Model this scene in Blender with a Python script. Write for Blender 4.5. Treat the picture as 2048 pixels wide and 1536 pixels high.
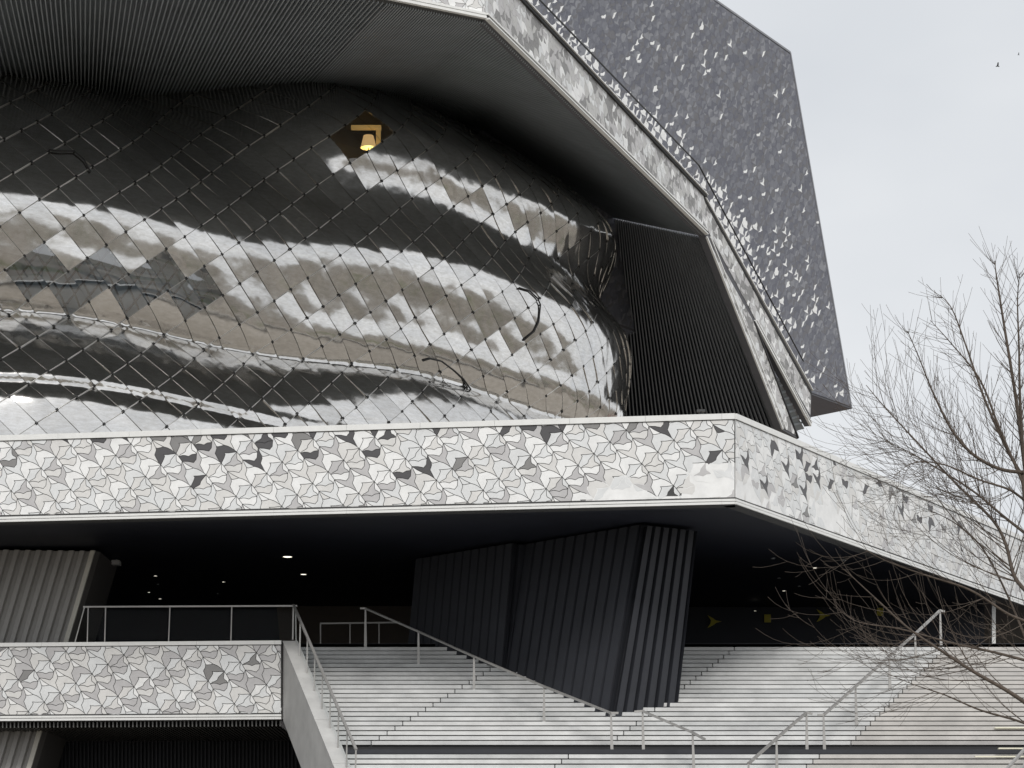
import bpy, bmesh, math, random
import numpy as np
from mathutils import Vector, Matrix

for o in list(bpy.data.objects):
    bpy.data.objects.remove(o)
SC = bpy.context.scene
COL = SC.collection
rnd = random.Random(7)
R = math.radians

# ------------------------------------------------------------------ camera
F = 4556.0; CX = 1024.0; HY = 1830.0; EYE = 1.6          # photo pixels (2048 wide), horizon row, eye height
cam_d = bpy.data.cameras.new('camera'); cam = bpy.data.objects.new('camera', cam_d)
COL.objects.link(cam)
cam.location = (0, 0, EYE); cam.rotation_euler = (R(90), 0, 0)
cam_d.sensor_width = 36.0; cam_d.lens = F / 2048 * 36.0
cam_d.shift_y = (HY - 768) / 2048
cam_d.clip_start = 0.5; cam_d.clip_end = 3000
SC.camera = cam

# ------------------------------------------------------------------ sky, sun, exposure
SUN_EL, SUN_AZ = R(42), R(172)      # soft sun behind thin cloud, behind the viewer
world = bpy.data.worlds.new('World'); SC.world = world; world.use_nodes = True
nt = world.node_tree; nt.nodes.clear()
def N(tree, kind, **kw):
    n = tree.nodes.new(kind)
    for k, v in kw.items(): setattr(n, k, v)
    return n
sky = N(nt, 'ShaderNodeTexSky', sky_type='NISHITA', sun_disc=False, sun_elevation=SUN_EL, dust_density=4.0, air_density=1.0)
sky.sun_rotation = SUN_AZ
hsv = N(nt, 'ShaderNodeHueSaturation'); hsv.inputs['Saturation'].default_value = 0.25
tc = N(nt, 'ShaderNodeTexCoord'); mp = N(nt, 'ShaderNodeMapping'); mp.inputs['Scale'].default_value = (1, 1, 2.2)
noi = N(nt, 'ShaderNodeTexNoise'); noi.inputs['Scale'].default_value = 3.2; noi.inputs['Detail'].default_value = 4; noi.inputs['Roughness'].default_value = 0.5
rmp = N(nt, 'ShaderNodeValToRGB')
rmp.color_ramp.elements[0].position = 0.3; rmp.color_ramp.elements[0].color = (6.6, 6.9, 7.3, 1)
rmp.color_ramp.elements[1].position = 0.7; rmp.color_ramp.elements[1].color = (8.5, 8.65, 8.8, 1)
mx = N(nt, 'ShaderNodeMixRGB'); mx.inputs[0].default_value = 0.88
bg = N(nt, 'ShaderNodeBackground'); bg.inputs['Strength'].default_value = 0.1
out = N(nt, 'ShaderNodeOutputWorld')
nt.links.new(tc.outputs['Generated'], mp.inputs['Vector']); nt.links.new(mp.outputs['Vector'], noi.inputs['Vector'])
nt.links.new(noi.outputs['Fac'], rmp.inputs['Fac'])
nt.links.new(sky.outputs['Color'], hsv.inputs['Color'])
nt.links.new(hsv.outputs['Color'], mx.inputs[1]); nt.links.new(rmp.outputs['Color'], mx.inputs[2])
nt.links.new(mx.outputs['Color'], bg.inputs['Color']); nt.links.new(bg.outputs[0], out.inputs[0])
sl = bpy.data.lights.new('sun', 'SUN'); sl.energy = 1.5; sl.angle = R(20); sl.color = (1.0, 0.97, 0.93)
so = bpy.data.objects.new('sun', sl); COL.objects.link(so)
sd = Vector((math.sin(SUN_AZ) * math.cos(SUN_EL), math.cos(SUN_AZ) * math.cos(SUN_EL), math.sin(SUN_EL)))   # towards the sun
so.rotation_euler = sd.to_track_quat('Z', 'Y').to_euler()
SC.view_settings.view_transform = 'Standard'; SC.view_settings.look = 'None'
SC.view_settings.gamma = 1.0; SC.view_settings.use_curve_mapping = False
SC.view_settings.exposure = 0.14

# ------------------------------------------------------------------ materials
MATS = {}
def mat(name, col, rough=0.5, metal=0.0, var=0.08, scale=3.0, bump=0.0, bscale=30.0, emit=None, estr=0.0, spec=0.5, var2=None):
    if name in MATS: return MATS[name]
    m = bpy.data.materials.new(name); m.use_nodes = True; t = m.node_tree
    b = t.nodes['Principled BSDF']
    b.inputs['Roughness'].default_value = rough; b.inputs['Metallic'].default_value = metal
    b.inputs['Specular IOR Level'].default_value = spec
    geo = N(t, 'ShaderNodeNewGeometry')
    n1 = N(t, 'ShaderNodeTexNoise'); n1.inputs['Scale'].default_value = scale; n1.inputs['Detail'].default_value = 6
    n1.inputs['Roughness'].default_value = 0.65
    t.links.new(geo.outputs['Position'], n1.inputs['Vector'])
    cr = N(t, 'ShaderNodeValToRGB')
    cr.color_ramp.elements[0].position = 0.3; cr.color_ramp.elements[1].position = 0.7
    lo = [c * (1 - var) for c in col]; hi = [min(1, c * (1 + var)) for c in col]
    if var2: lo = var2
    cr.color_ramp.elements[0].color = (*lo, 1); cr.color_ramp.elements[1].color = (*hi, 1)
    t.links.new(n1.outputs['Fac'], cr.inputs['Fac']); t.links.new(cr.outputs['Color'], b.inputs['Base Color'])
    if bump:
        n2 = N(t, 'ShaderNodeTexNoise'); n2.inputs['Scale'].default_value = bscale; n2.inputs['Detail'].default_value = 4
        t.links.new(geo.outputs['Position'], n2.inputs['Vector'])
        bp = N(t, 'ShaderNodeBump'); bp.inputs['Strength'].default_value = bump; bp.inputs['Distance'].default_value = 0.02
        t.links.new(n2.outputs['Fac'], bp.inputs['Height']); t.links.new(bp.outputs['Normal'], b.inputs['Normal'])
    if emit:
        b.inputs['Emission Color'].default_value = (*emit, 1); b.inputs['Emission Strength'].default_value = estr
    MATS[name] = m
    return m
M_WHITE = mat('tile_white', (0.86, 0.86, 0.85), 0.45)
M_LIGHT = mat('tile_light_grey', (0.74, 0.75, 0.75), 0.45)
M_PALE = mat('tile_pale_warm', (0.72, 0.71, 0.69), 0.45)
M_MID = mat('tile_mid_grey', (0.53, 0.52, 0.52), 0.45)
M_MID2 = mat('tile_grey', (0.25, 0.245, 0.24), 0.45)
M_DARK = mat('tile_dark', (0.085, 0.082, 0.085), 0.4)
M_SLATE = [mat('tile_slate%d' % i, c, 0.55) for i, c in enumerate([(0.130, 0.134, 0.162), (0.155, 0.160, 0.188), (0.185, 0.19, 0.215), (0.245, 0.25, 0.272), (0.152, 0.151, 0.164)])]
M_JOINT = mat('joint_grey', (0.06, 0.06, 0.06), 0.7)
M_JOINTS = mat('joint_slate', (0.10, 0.10, 0.11), 0.7)
M_COPE = mat('coping_white', (0.80, 0.80, 0.78), 0.4, var=0.05)
M_CHAR = mat('charcoal_metal', (0.26, 0.283, 0.30), 0.6, 0.1, var=0.15, scale=0.6)
M_CHARFIN = mat('charcoal_fin', (0.34, 0.367, 0.388), 0.5, 0.1, var=0.12, scale=0.8)
M_FINC = mat('dark_fin', (0.15, 0.158, 0.168), 0.4, 0.1, var=0.12, scale=0.8)
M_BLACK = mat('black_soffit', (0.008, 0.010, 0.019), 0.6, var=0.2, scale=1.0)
M_PLEAT = mat('dark_pleat', (0.025, 0.027, 0.034), 0.6, 0.0, var=0.15, scale=0.7)
M_BEIGE = mat('taupe_pleat', (0.335, 0.325, 0.31), 0.55, var=0.06, scale=0.8)
M_STONE = [mat('stair_stone%d' % i, c, 0.75, var=0.17, scale=1.1, bump=0.25, bscale=60) for i, c in enumerate(
    [(0.59, 0.592, 0.585), (0.54, 0.545, 0.54), (0.62, 0.62, 0.61), (0.52, 0.502, 0.478), (0.48, 0.464, 0.445)])]
M_CREAM = mat('cream_nosing', (0.80, 0.77, 0.62), 0.6)
M_GAP = mat('step_gap', (0.035, 0.035, 0.037), 0.8)
M_RAIL = mat('rail_steel', (0.38, 0.37, 0.355), 0.42, 0.4, var=0.1, scale=2)
M_FLANK = mat('flank_concrete', (0.50, 0.495, 0.48), 0.7, var=0.14, scale=1.2, bump=0.3, bscale=40)
M_DECK = mat('deck_stone', (0.36, 0.33, 0.29), 0.8, var=0.12, scale=0.8)
M_BARK = mat('bark', (0.10, 0.078, 0.062), 0.85, var=0.25, scale=9, bump=0.5, bscale=40)
M_BLACKBAR = mat('black_bar', (0.02, 0.02, 0.02), 0.45)
M_RIM = mat('steel_rim', (0.62, 0.61, 0.59), 0.45, 1.0, var=0.12, scale=2)
M_GUARD = mat('guard_dark', (0.05, 0.05, 0.05), 0.4, 0.5)
M_YELLOW = mat('painted_yellow', (0.42, 0.36, 0.02), 0.5, var=0.05)
M_LAMPON = mat('downlight_glow', (0.9, 0.85, 0.75), 0.5, emit=(1, 0.93, 0.78), estr=2.0)

def steel_mat():
    m = bpy.data.materials.new('polished_steel'); m.use_nodes = True; t = m.node_tree; b = t.nodes['Principled BSDF']
    b.inputs['Metallic'].default_value = 1.0
    geo = N(t, 'ShaderNodeNewGeometry'); oi = N(t, 'ShaderNodeObjectInfo')
    n1 = N(t, 'ShaderNodeTexNoise'); n1.inputs['Scale'].default_value = 1.0; n1.inputs['Detail'].default_value = 8; n1.inputs['Roughness'].default_value = 0.72
    mpp = N(t, 'ShaderNodeMapping'); mpp.inputs['Scale'].default_value = (3.6, 3.6, 11.0)
    t.links.new(geo.outputs['Position'], mpp.inputs['Vector']); t.links.new(mpp.outputs['Vector'], n1.inputs['Vector'])
    cr = N(t, 'ShaderNodeValToRGB')
    cr.color_ramp.elements[0].position = 0.32; cr.color_ramp.elements[0].color = (0.66, 0.64, 0.61, 1)
    cr.color_ramp.elements[1].position = 0.68; cr.color_ramp.elements[1].color = (0.86, 0.85, 0.835, 1)
    t.links.new(n1.outputs['Fac'], cr.inputs['Fac'])
    mrc = N(t, 'ShaderNodeMixRGB', blend_type='MULTIPLY'); mrc.inputs[0].default_value = 1.0
    mr0 = N(t, 'ShaderNodeMapRange'); mr0.inputs['To Min'].default_value = 0.84; mr0.inputs['To Max'].default_value = 1.06
    t.links.new(oi.outputs['Random'], mr0.inputs['Value'])
    t.links.new(cr.outputs['Color'], mrc.inputs[1]); t.links.new(mr0.outputs['Result'], mrc.inputs[2])
    t.links.new(mrc.outputs['Color'], b.inputs['Base Color'])
    mr = N(t, 'ShaderNodeMapRange'); mr.inputs['To Min'].default_value = 0.07; mr.inputs['To Max'].default_value = 0.21
    n3 = N(t, 'ShaderNodeTexNoise'); n3.inputs['Scale'].default_value = 5.0; n3.inputs['Detail'].default_value = 5
    t.links.new(geo.outputs['Position'], n3.inputs['Vector']); t.links.new(n3.outputs['Fac'], mr.inputs['Value'])
    t.links.new(mr.outputs['Result'], b.inputs['Roughness'])
    n2 = N(t, 'ShaderNodeTexNoise'); n2.inputs['Scale'].default_value = 1.3; n2.inputs['Detail'].default_value = 1.5
    t.links.new(geo.outputs['Position'], n2.inputs['Vector'])
    bp = N(t, 'ShaderNodeBump'); bp.inputs['Strength'].default_value = 1.0; bp.inputs['Distance'].default_value = 0.03
    t.links.new(n2.outputs['Fac'], bp.inputs['Height']); t.links.new(bp.outputs['Normal'], b.inputs['Normal'])
    return m
M_STEEL = steel_mat()
def glass_mat(name, tint, mixf):
    m = bpy.data.materials.new(name); m.use_nodes = True; t = m.node_tree; t.nodes.clear()
    o = N(t, 'ShaderNodeOutputMaterial'); g = N(t, 'ShaderNodeBsdfGlossy'); g.inputs['Roughness'].default_value = 0.03
    tr = N(t, 'ShaderNodeBsdfTransparent'); tr.inputs['Color'].default_value = (*tint, 1)
    mixn = N(t, 'ShaderNodeMixShader'); mixn.inputs[0].default_value = mixf
    t.links.new(tr.outputs[0], mixn.inputs[1]); t.links.new(g.outputs[0], mixn.inputs[2]); t.links.new(mixn.outputs[0], o.inputs[0])
    return m
M_GLASS = glass_mat('clear_glass', (0.80, 0.83, 0.85), 0.14)
M_GLASS2 = glass_mat('mirror_glass', (0.80, 0.84, 0.87), 0.36)

# ------------------------------------------------------------------ helpers
def W(x, y, d):                                   # photo pixel at distance d -> world point
    return Vector(((x - CX) * d / F, d, EYE + (HY - y) * d / F))
def WZ(x, y, z):                                  # photo pixel on the level z
    return W(x, y, (z - EYE) * F / (HY - y))
def P(p):                                         # world -> photo pixel
    return (CX + p[0] * F / p[1], HY - (p[2] - EYE) * F / p[1])
def link(o, parent=None):
    COL.objects.link(o)
    if parent is not None: o.parent = parent
    return o
def meshobj(name, verts, faces, m, parent=None, smooth=False, mats=None, midx=None):
    me = bpy.data.meshes.new(name); me.from_pydata([tuple(v) for v in verts], [], faces)
    for mm in (mats or [m]): me.materials.append(mm)
    if midx: me.polygons.foreach_set('material_index', midx)
    if smooth: me.polygons.foreach_set('use_smooth', [True] * len(me.polygons))
    me.update()
    return link(bpy.data.objects.new(name, me), parent)
def empty(name, loc=(0, 0, 0)):
    o = bpy.data.objects.new(name, None); o.location = loc; return link(o)
def tag(o, label, cat, group=None):
    o['label'] = label; o['category'] = cat
    if group: o['group'] = group
    return o
def stuff(o): o['kind'] = 'stuff'; return o
class MB:
    def __init__(s): s.v = []; s.f = []
    def add(s, v, f):
        b = len(s.v); s.v += [Vector(q) for q in v]; s.f += [tuple(i + b for i in q) for q in f]
    def box(s, lo, hi):
        x0, y0, z0 = lo; x1, y1, z1 = hi
        s.add([(x0,y0,z0),(x1,y0,z0),(x1,y1,z0),(x0,y1,z0),(x0,y0,z1),(x1,y0,z1),(x1,y1,z1),(x0,y1,z1)],
              [(3,2,1,0),(4,5,6,7),(0,1,5,4),(1,2,6,5),(2,3,7,6),(3,0,4,7)])
    def hexa(s, a, b):                            # two matching quads a (bottom) and b (top)
        s.add(list(a) + list(b), [(3,2,1,0),(4,5,6,7),(0,1,5,4),(1,2,6,5),(2,3,7,6),(3,0,4,7)])
    def bar(s, p, q, w, h, up=Vector((0, 0, 1)), w2=None):   # rectangular bar p->q, w across, h along up
        p = Vector(p); q = Vector(q); d = (q - p).normalized(); sx = d.cross(up).normalized(); u = sx.cross(d).normalized()
        w2 = w2 or w
        A = [p + sx*w/2 - u*h/2, p - sx*w/2 - u*h/2, p - sx*w/2 + u*h/2, p + sx*w/2 + u*h/2]
        B = [q + sx*w2/2 - u*h/2, q - sx*w2/2 - u*h/2, q - sx*w2/2 + u*h/2, q + sx*w2/2 + u*h/2]
        s.hexa(A, B)
    def tube(s, pts, rad, n=6, cap=True):
        pts = [Vector(p) for p in pts]; rings = []
        ref = None
        for i, p in enumerate(pts):
            t = (pts[min(i+1, len(pts)-1)] - pts[max(i-1, 0)]).normalized()
            if ref is None: ref = Vector((0,0,1)) if abs(t.z) < 0.9 else Vector((1,0,0))
            a = t.cross(ref).normalized(); b = a.cross(t).normalized(); ref = b
            r = rad[i] if isinstance(rad, (list, tuple)) else rad
            rings.append([p + (a*math.cos(2*math.pi*k/n) + b*math.sin(2*math.pi*k/n))*r for k in range(n)])
        base = len(s.v)
        for rg in rings: s.v += rg
        for i in range(len(rings)-1):
            for k in range(n):
                s.f.append((base+i*n+k, base+i*n+(k+1)%n, base+(i+1)*n+(k+1)%n, base+(i+1)*n+k))
        if cap:
            s.f.append(tuple(base+k for k in range(n))[::-1]); s.f.append(tuple(base+(len(rings)-1)*n+k for k in range(n)))
    def build(s, name, m, parent=None, smooth=False): return meshobj(name, s.v, s.f, m, parent, smooth)

class Face:                                       # vertical cladding plane: u along plan direction, v up, w outwards
    def __init__(s, p, q, z0=0.0):
        s.o = Vector((p[0], p[1], z0)); s.u = Vector((q[0]-p[0], q[1]-p[1], 0)).normalized(); s.v = Vector((0,0,1)); s.n = s.u.cross(s.v)
        s.m = Matrix(((s.u.x, s.v.x, s.n.x, s.o.x), (s.u.y, s.v.y, s.n.y, s.o.y), (s.u.z, s.v.z, s.n.z, s.o.z), (0,0,0,1)))
    def uv(s, x, y):
        r = Vector(((x-CX)/F, 1, (HY-y)/F)); c = Vector((0,0,EYE)); t = (s.o - c).dot(s.n) / r.dot(s.n)
        p = c + r*t - s.o; return (p.dot(s.u), p.dot(s.v))
    def w(s, u, v, h=0.0): return s.o + s.u*u + s.v*v + s.n*h
    def dep(s, x, y):
        return s.w(*s.uv(x, y))

# ------------------------------------------------------------------ the bird tiling (one repeat, seven tiles)
A_ = (271.5, -200.0); B_ = (535.0, 371.0)
def sh(p, i, j): return (p[0] + i*A_[0] + j*B_[0], p[1] + i*A_[1] + j*B_[1])
O_ = (700, 687); M_ = (806, 825); P_ = (743, 738); Q_ = (793, 892)
c_kt = [(478, 708), (560, 706)]                        # left corner -> O
c_bl = [(650, 745), (605, 800), (590, 855), (545, 885), (510, 902)]     # O -> P-a
c_kl = [(480, 780), (495, 735)]                        # O-a -> kite corner
c_bb = [(540, 918), (590, 921), (650, 936), (710, 902)]  # P-a -> Q
c_br = [(760, 855), (714, 830), (700, 795)]            # Q -> O
c_cb = [(785, 990), (760, 1020), (740, 1046), (640, 1026)]  # Q -> M-a
T_ = (925, 1228); X1 = (870, 955); X3 = (1010, 940)
c_sr = [(878, 1000), (850, 1085), (885, 1150)]         # X1 -> T
c_mc = [(870, 1190), (810, 1160)]                      # T -> X3-a
Pa = sh(P_, -1, 0); Oa = sh(O_, -1, 0); Ma = sh(M_, -1, 0); X3a = sh(X3, -1, 0)
TILES = {
 'kite': [c_kt[0], c_kt[1], O_] + c_bl + [Pa, Oa] + c_kl,
 'bird': [O_] + c_bl + [Pa] + c_bb + [Q_] + c_br,
 'crown': [Pa] + c_bb + [Q_] + c_cb + [Ma],
 'chip': [O_] + c_br[::-1] + [Q_, M_, P_],
 'swallow': [Ma] + c_cb[::-1] + [Q_, M_, (835, 890), X1] + c_sr + [T_] + c_mc + [X3a, (628, 1085)],
 'fin': [M_, (835, 890), X1, (895, 968), (960, 955), X3, (900, 885)],
 'wing': [X1] + c_sr + [T_, sh(O_, -1, 1)] + [sh(q, 0, 1) for q in c_kl] + [sh(q, 0, 1) for q in c_kt] + [sh(O_, 0, 1)]
         + [sh(T_, 1, 0)] + [sh(q, 1, 0) for q in c_mc] + [X3, (960, 955), (895, 968)],
}
def area2(p): return sum(p[i-1][0]*p[i][1] - p[i][0]*p[i-1][1] for i in range(len(p)))
def clip(poly, conv):                              # poly clipped by a convex CCW polygon
    for i in range(len(conv)):
        a, b = conv[i], conv[(i+1) % len(conv)]; outp = []
        side = lambda q: (b[0]-a[0])*(q[1]-a[1]) - (b[1]-a[1])*(q[0]-a[0])
        for k in range(len(poly)):
            p, q = poly[k-1], poly[k]; sp, sq = side(p), side(q)
            if (sp >= 0) != (sq >= 0):
                t = sp/(sp-sq); outp.append((p[0]+(q[0]-p[0])*t, p[1]+(q[1]-p[1])*t))
            if sq >= 0: outp.append(q)
        poly = outp
        if len(poly) < 3: return []
    res = []
    for q in poly:
        if not res or math.hypot(q[0]-res[-1][0], q[1]-res[-1][1]) > 1e-4: res.append(q)
    if len(res) > 2 and math.hypot(res[0][0]-res[-1][0], res[0][1]-res[-1][1]) < 1e-4: res.pop()
    return res if len(res) > 2 else []
def inset(p, g):
    n = len(p); res = []
    for i in range(n):
        a, b, c = p[i-1], p[i], p[(i+1) % n]
        e1 = (b[0]-a[0], b[1]-a[1]); e2 = (c[0]-b[0], c[1]-b[1])
        l1 = math.hypot(*e1) or 1e-9; l2 = math.hypot(*e2) or 1e-9
        n1 = (-e1[1]/l1, e1[0]/l1); n2 = (-e2[1]/l2, e2[0]/l2)
        bx, by = n1[0]+n2[0], n1[1]+n2[1]; L = math.hypot(bx, by)
        if L < 1e-3: bx, by, L = -e1[0]/l1, -e1[1]/l1, 1.0; k = g*2
        else: k = min(g/max(L/2, 0.28), g*3.2)
        res.append((b[0]+bx/L*k, b[1]+by/L*k))
    return res
def inside(p, q):
    r = False
    for i in range(len(p)):
        (x1, y1), (x2, y2) = p[i-1], p[i]
        if (y1 > q[1]) != (y2 > q[1]) and q[0] < (x2-x1)*(q[1]-y1)/(y2-y1)+x1: r = not r
    return r
def affine(face, o, a, b):                         # three photo pixels of the pattern's nodes -> map to (u, v)
    O2 = face.uv(*o); A2 = face.uv(o[0]+a[0], o[1]+a[1]); B2 = face.uv(o[0]+b[0], o[1]+b[1])
    return (O2, (A2[0]-O2[0], A2[1]-O2[1]), (B2[0]-O2[0], B2[1]-O2[1]))
DET = A_[0]*B_[1] - A_[1]*B_[0]
def tmap(aff, p):
    dx, dy = p[0]-O_[0], p[1]-O_[1]
    i = (dx*B_[1]-dy*B_[0])/DET; j = (A_[0]*dy-A_[1]*dx)/DET
    O2, A2, B2 = aff
    return (O2[0]+i*A2[0]+j*B2[0], O2[1]+i*A2[1]+j*B2[1])
def slab(poly, t, base=0.0):
    n = len(poly); v = [(q[0], q[1], base+t) for q in poly] + [(q[0], q[1], base) for q in poly]
    f = [tuple(range(n))] + [((i+1) % n, i, n+i, n+(i+1) % n) for i in range(n)]
    return v, f
PLAIN = {}
def lay_tiles(name, face, plate, region, aff, choose, gap, thick, limit, size=None, base=0.0):
    """tiles over a convex uv region; 'choose(kind, poly, c)' gives a material (or None to leave it out)"""
    if area2(region) < 0: region = region[::-1]
    O2, A2, B2 = aff; det = A2[0]*B2[1]-A2[1]*B2[0]
    ij = [(((p[0]-O2[0])*B2[1]-(p[1]-O2[1])*B2[0])/det, (A2[0]*(p[1]-O2[1])-A2[1]*(p[0]-O2[0]))/det) for p in region]
    i0, i1 = int(min(q[0] for q in ij))-3, int(max(q[0] for q in ij))+3
    j0, j1 = int(min(q[1] for q in ij))-3, int(max(q[1] for q in ij))+3
    todo = []
    for kind, pts in TILES.items():
        base_p = [tmap(aff, q) for q in pts]
        if area2(base_p) < 0: base_p = base_p[::-1]
        for i in range(i0, i1+1):
            for j in range(j0, j1+1):
                off = (i*A2[0]+j*B2[0], i*A2[1]+j*B2[1])
                poly = [(q[0]+off[0], q[1]+off[1]) for q in base_p]
                c = (sum(q[0] for q in poly)/len(poly), sum(q[1] for q in poly)/len(poly))
                cl = clip(poly, region)
                if not cl: continue
                if any(inside(z_, c) for z_ in PLAIN.get(id(face), ())): continue
                ar = abs(area2(cl))/2
                if ar < 0.0012: continue
                cut = ar < abs(area2(poly))/2*0.9995
                r = choose(kind, poly, c)
                if r is None: continue
                m, single = r if isinstance(r, tuple) else (r, True)
                pc = face.w(*(sum(q[0] for q in cl)/len(cl), sum(q[1] for q in cl)/len(cl)))
                x, y = P(pc); vis = -20 < x < 2068 and -20 < y < 1556
                todo.append((vis and single, ar/pc.y**2, kind, None if cut else off, base_p, cl, m))
    todo.sort(key=lambda q: (not q[0], -q[1]))
    cache = {}; mv, mf, mi, ml = [], [], [], []
    for k, (vis, ar, kind, off, bp_, cl, m) in enumerate(todo):
        lift = base + rnd.uniform(0, 0.0015)
        if vis and k < limit:
            if off is not None:
                if kind not in cache:
                    v, f = slab(inset(bp_, gap), thick); me = bpy.data.meshes.new(name); me.from_pydata(v, [], f)
                    me.materials.append(M_WHITE); cache[kind] = me
                o = bpy.data.objects.new(name, cache[kind]); link(o, plate)
                o.location = (off[0], off[1], lift)
            else:
                v, f = slab(inset(cl, gap), thick); me = bpy.data.meshes.new(name); me.from_pydata(v, [], f); me.materials.append(M_WHITE)
                o = bpy.data.objects.new(name, me); link(o, plate); o.location = (0, 0, lift)
            o.material_slots[0].link = 'OBJECT'; o.material_slots[0].material = m
        else:
            p = inset(cl, gap) if off is None else inset([(q[0]+off[0], q[1]+off[1]) for q in bp_], gap)
            v, f = slab(p, thick, lift); b = len(mv)
            if m not in ml: ml.append(m)
            mv += v; mf += [tuple(q+b for q in ff) for ff in f]; mi += [ml.index(m)]*len(f)
    if mf: stuff(meshobj(name + '_field', mv, mf, None, plate, mats=ml, midx=mi))
def plate_obj(name, face, poly, m, parent, thick=0.3):
    if area2(poly) < 0: poly = poly[::-1]
    v, f = slab(poly, thick, -thick); n = len(poly); f.append(tuple(range(n, 2*n))[::-1])
    o = meshobj(name, v, f, m, parent); o.matrix_local = face.m
    return o

# ------------------------------------------------------------------ ground
def ground_mat():
    m = bpy.data.materials.new('plaza_ground'); m.use_nodes = True; t = m.node_tree; b = t.nodes['Principled BSDF']; b.inputs['Roughness'].default_value = 0.9
    geo = N(t, 'ShaderNodeNewGeometry')
    n1 = N(t, 'ShaderNodeTexVoronoi'); n1.inputs['Scale'].default_value = 0.075; n1.inputs['Randomness'].default_value = 0.9
    nd = N(t, 'ShaderNodeTexNoise'); nd.inputs['Scale'].default_value = 0.05; nd.inputs['Detail'].default_value = 5
    ma = N(t, 'ShaderNodeVectorMath', operation='MULTIPLY_ADD'); ma.inputs[1].default_value = (9, 9, 0)
    t.links.new(geo.outputs['Position'], nd.inputs['Vector']); t.links.new(nd.outputs['Color'], ma.inputs[0]); t.links.new(geo.outputs['Position'], ma.inputs[2])
    t.links.new(ma.outputs['Vector'], n1.inputs['Vector'])
    sp = N(t, 'ShaderNodeSeparateColor'); t.links.new(n1.outputs['Color'], sp.inputs['Color'])
    cr = N(t, 'ShaderNodeValToRGB'); cr.color_ramp.interpolation = 'CONSTANT'; e = cr.color_ramp.elements
    e[0].position = 0.0; e[0].color = (0.23, 0.20, 0.17, 1); e[1].position = 0.35; e[1].color = (0.16, 0.14, 0.115, 1)
    for po, co in ((0.55, (0.08, 0.075, 0.066, 1)), (0.72, (0.30, 0.275, 0.24, 1)), (0.86, (0.10, 0.11, 0.055, 1))):
        q = e.new(po); q.color = co
    t.links.new(sp.outputs[0], cr.inputs['Fac']); t.links.new(cr.outputs['Color'], b.inputs['Base Color'])
    return m
g = meshobj('ground', [(-900,-900,0),(900,-900,0),(900,900,0),(-900,900,0)], [(0,1,2,3)], ground_mat()); g['kind'] = 'structure'

# ------------------------------------------------------------------ the concert hall
HALL = empty('concert_hall', (0, 60, 0))
tag(HALL, 'concert hall clad in bird-shaped tiles with bulging steel shell and black underside', 'building')
def hall(o):                                      # parts are modelled in world space
    o.parent = HALL; o.matrix_parent_inverse = Matrix.Translation((0, -60, 0)); return o

# --- terrace band: front face and side face
COR = W(1470, 1010, 61.0); Z_SOF = COR.z; Z_TOP = W(1470, 828, 61.0).z
LFT = W(0, 1040, 63.8); dirl = Vector((LFT.x-COR.x, LFT.y-COR.y, 0)).normalized()
LF2 = COR + dirl*27.0
RGT = W(2048, 1213, 81.0); dirr = Vector((RGT.x-COR.x, RGT.y-COR.y, 0)).normalized(); RG2 = COR + dirr*34.0
FF = Face(LF2, COR, Z_SOF); FR = Face(COR, RG2, Z_SOF)
HB = Z_TOP - Z_SOF
def band(face, L, name, tname, aff, choose, gap, limit, trim=0.21, cap=0.14, h=None, under=True, plain=()):
    h = h or HB
    pl = plate_obj(name, face, [(0.0, 0.0), (L, 0.0), (L, h), (0.0, h)], M_JOINT, None, 0.35); pl.parent = HALL; pl.matrix_local = Matrix.Translation((0,-60,0)) @ face.m
    reg = [(0.012, trim), (L-0.012, trim), (L-0.012, h-cap-0.012), (0.012, h-cap-0.012)]
    lay_tiles(tname, face, pl, reg, aff, choose, gap, 0.013, limit)
    return pl, reg
def trims(plate, L, h, n0, trim, cap, seg=2.05):
    s = 0.0; lst = []
    while s < L: lst.append((s, min(L, s+seg))); s += seg
    for a, b in lst:
        c = MB(); c.box((a+0.003, h-cap, -0.40), (b-0.003, h+0.012, 0.05)); c.build('coping', M_COPE, plate)
        for z0, z1, wd in ((0.02, 0.085, 0.05), (0.105, 0.165, 0.035)):
            c = MB(); c.box((a+0.0015, z0, -0.1), (b-0.0015, z1, wd)); c.build('trim_strip', M_COPE, plate)
pts_d = [(365,165),(530,165),(735,160),(930,245),(1075,275),(1280,165),(1290,235),(1540,165),(1560,225),(1650,160),(1820,130),(1840,285),(1490,310),(1150,440),(2020,160),(1170,205)]
pts_m = [(895,155),(1040,145),(1170,155),(1010,200),(1410,130),(1760,175),(1140,400),(80,240),(60,300)]
d_front = [(x/2.926, 820+y/2.926) for x, y in pts_d] + [(650+x/2.926, 820+y/2.926) for x, y in
    [(130,155),(275,110),(360,140),(265,245),(645,100),(590,340),(450,375),(1060,110),(1190,95),(1290,130),(1385,90),(1975,100)]] + \
    [(1300+x/2.738, 800+y/2.738) for x, y in [(70,155),(375,165),(355,310)]]
m_front = [(x/2.926, 820+y/2.926) for x, y in pts_m] + [(650+x/2.926, 820+y/2.926) for x, y in [(780,305),(820,85),(1555,85),(1805,85),(1180,315)]]
def chooser(face, darks, mids, whites, weights, rest=None):
    D = [face.uv(*q) for q in darks]; Mi = [face.uv(*q) for q in mids]; Wh = [face.uv(*q) for q in whites]
    def ch(kind, poly, c):
        if any(inside(poly, q) for q in D): return M_DARK
        if any(inside(poly, q) for q in Mi): return M_MID2
        if any(inside(poly, q) for q in Wh): return M_WHITE
        if rest: return rest(kind, c)
        w = weights[kind]; return rnd.choices([M_WHITE, M_LIGHT, M_PALE, M_MID], w)[0]
    return ch
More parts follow.
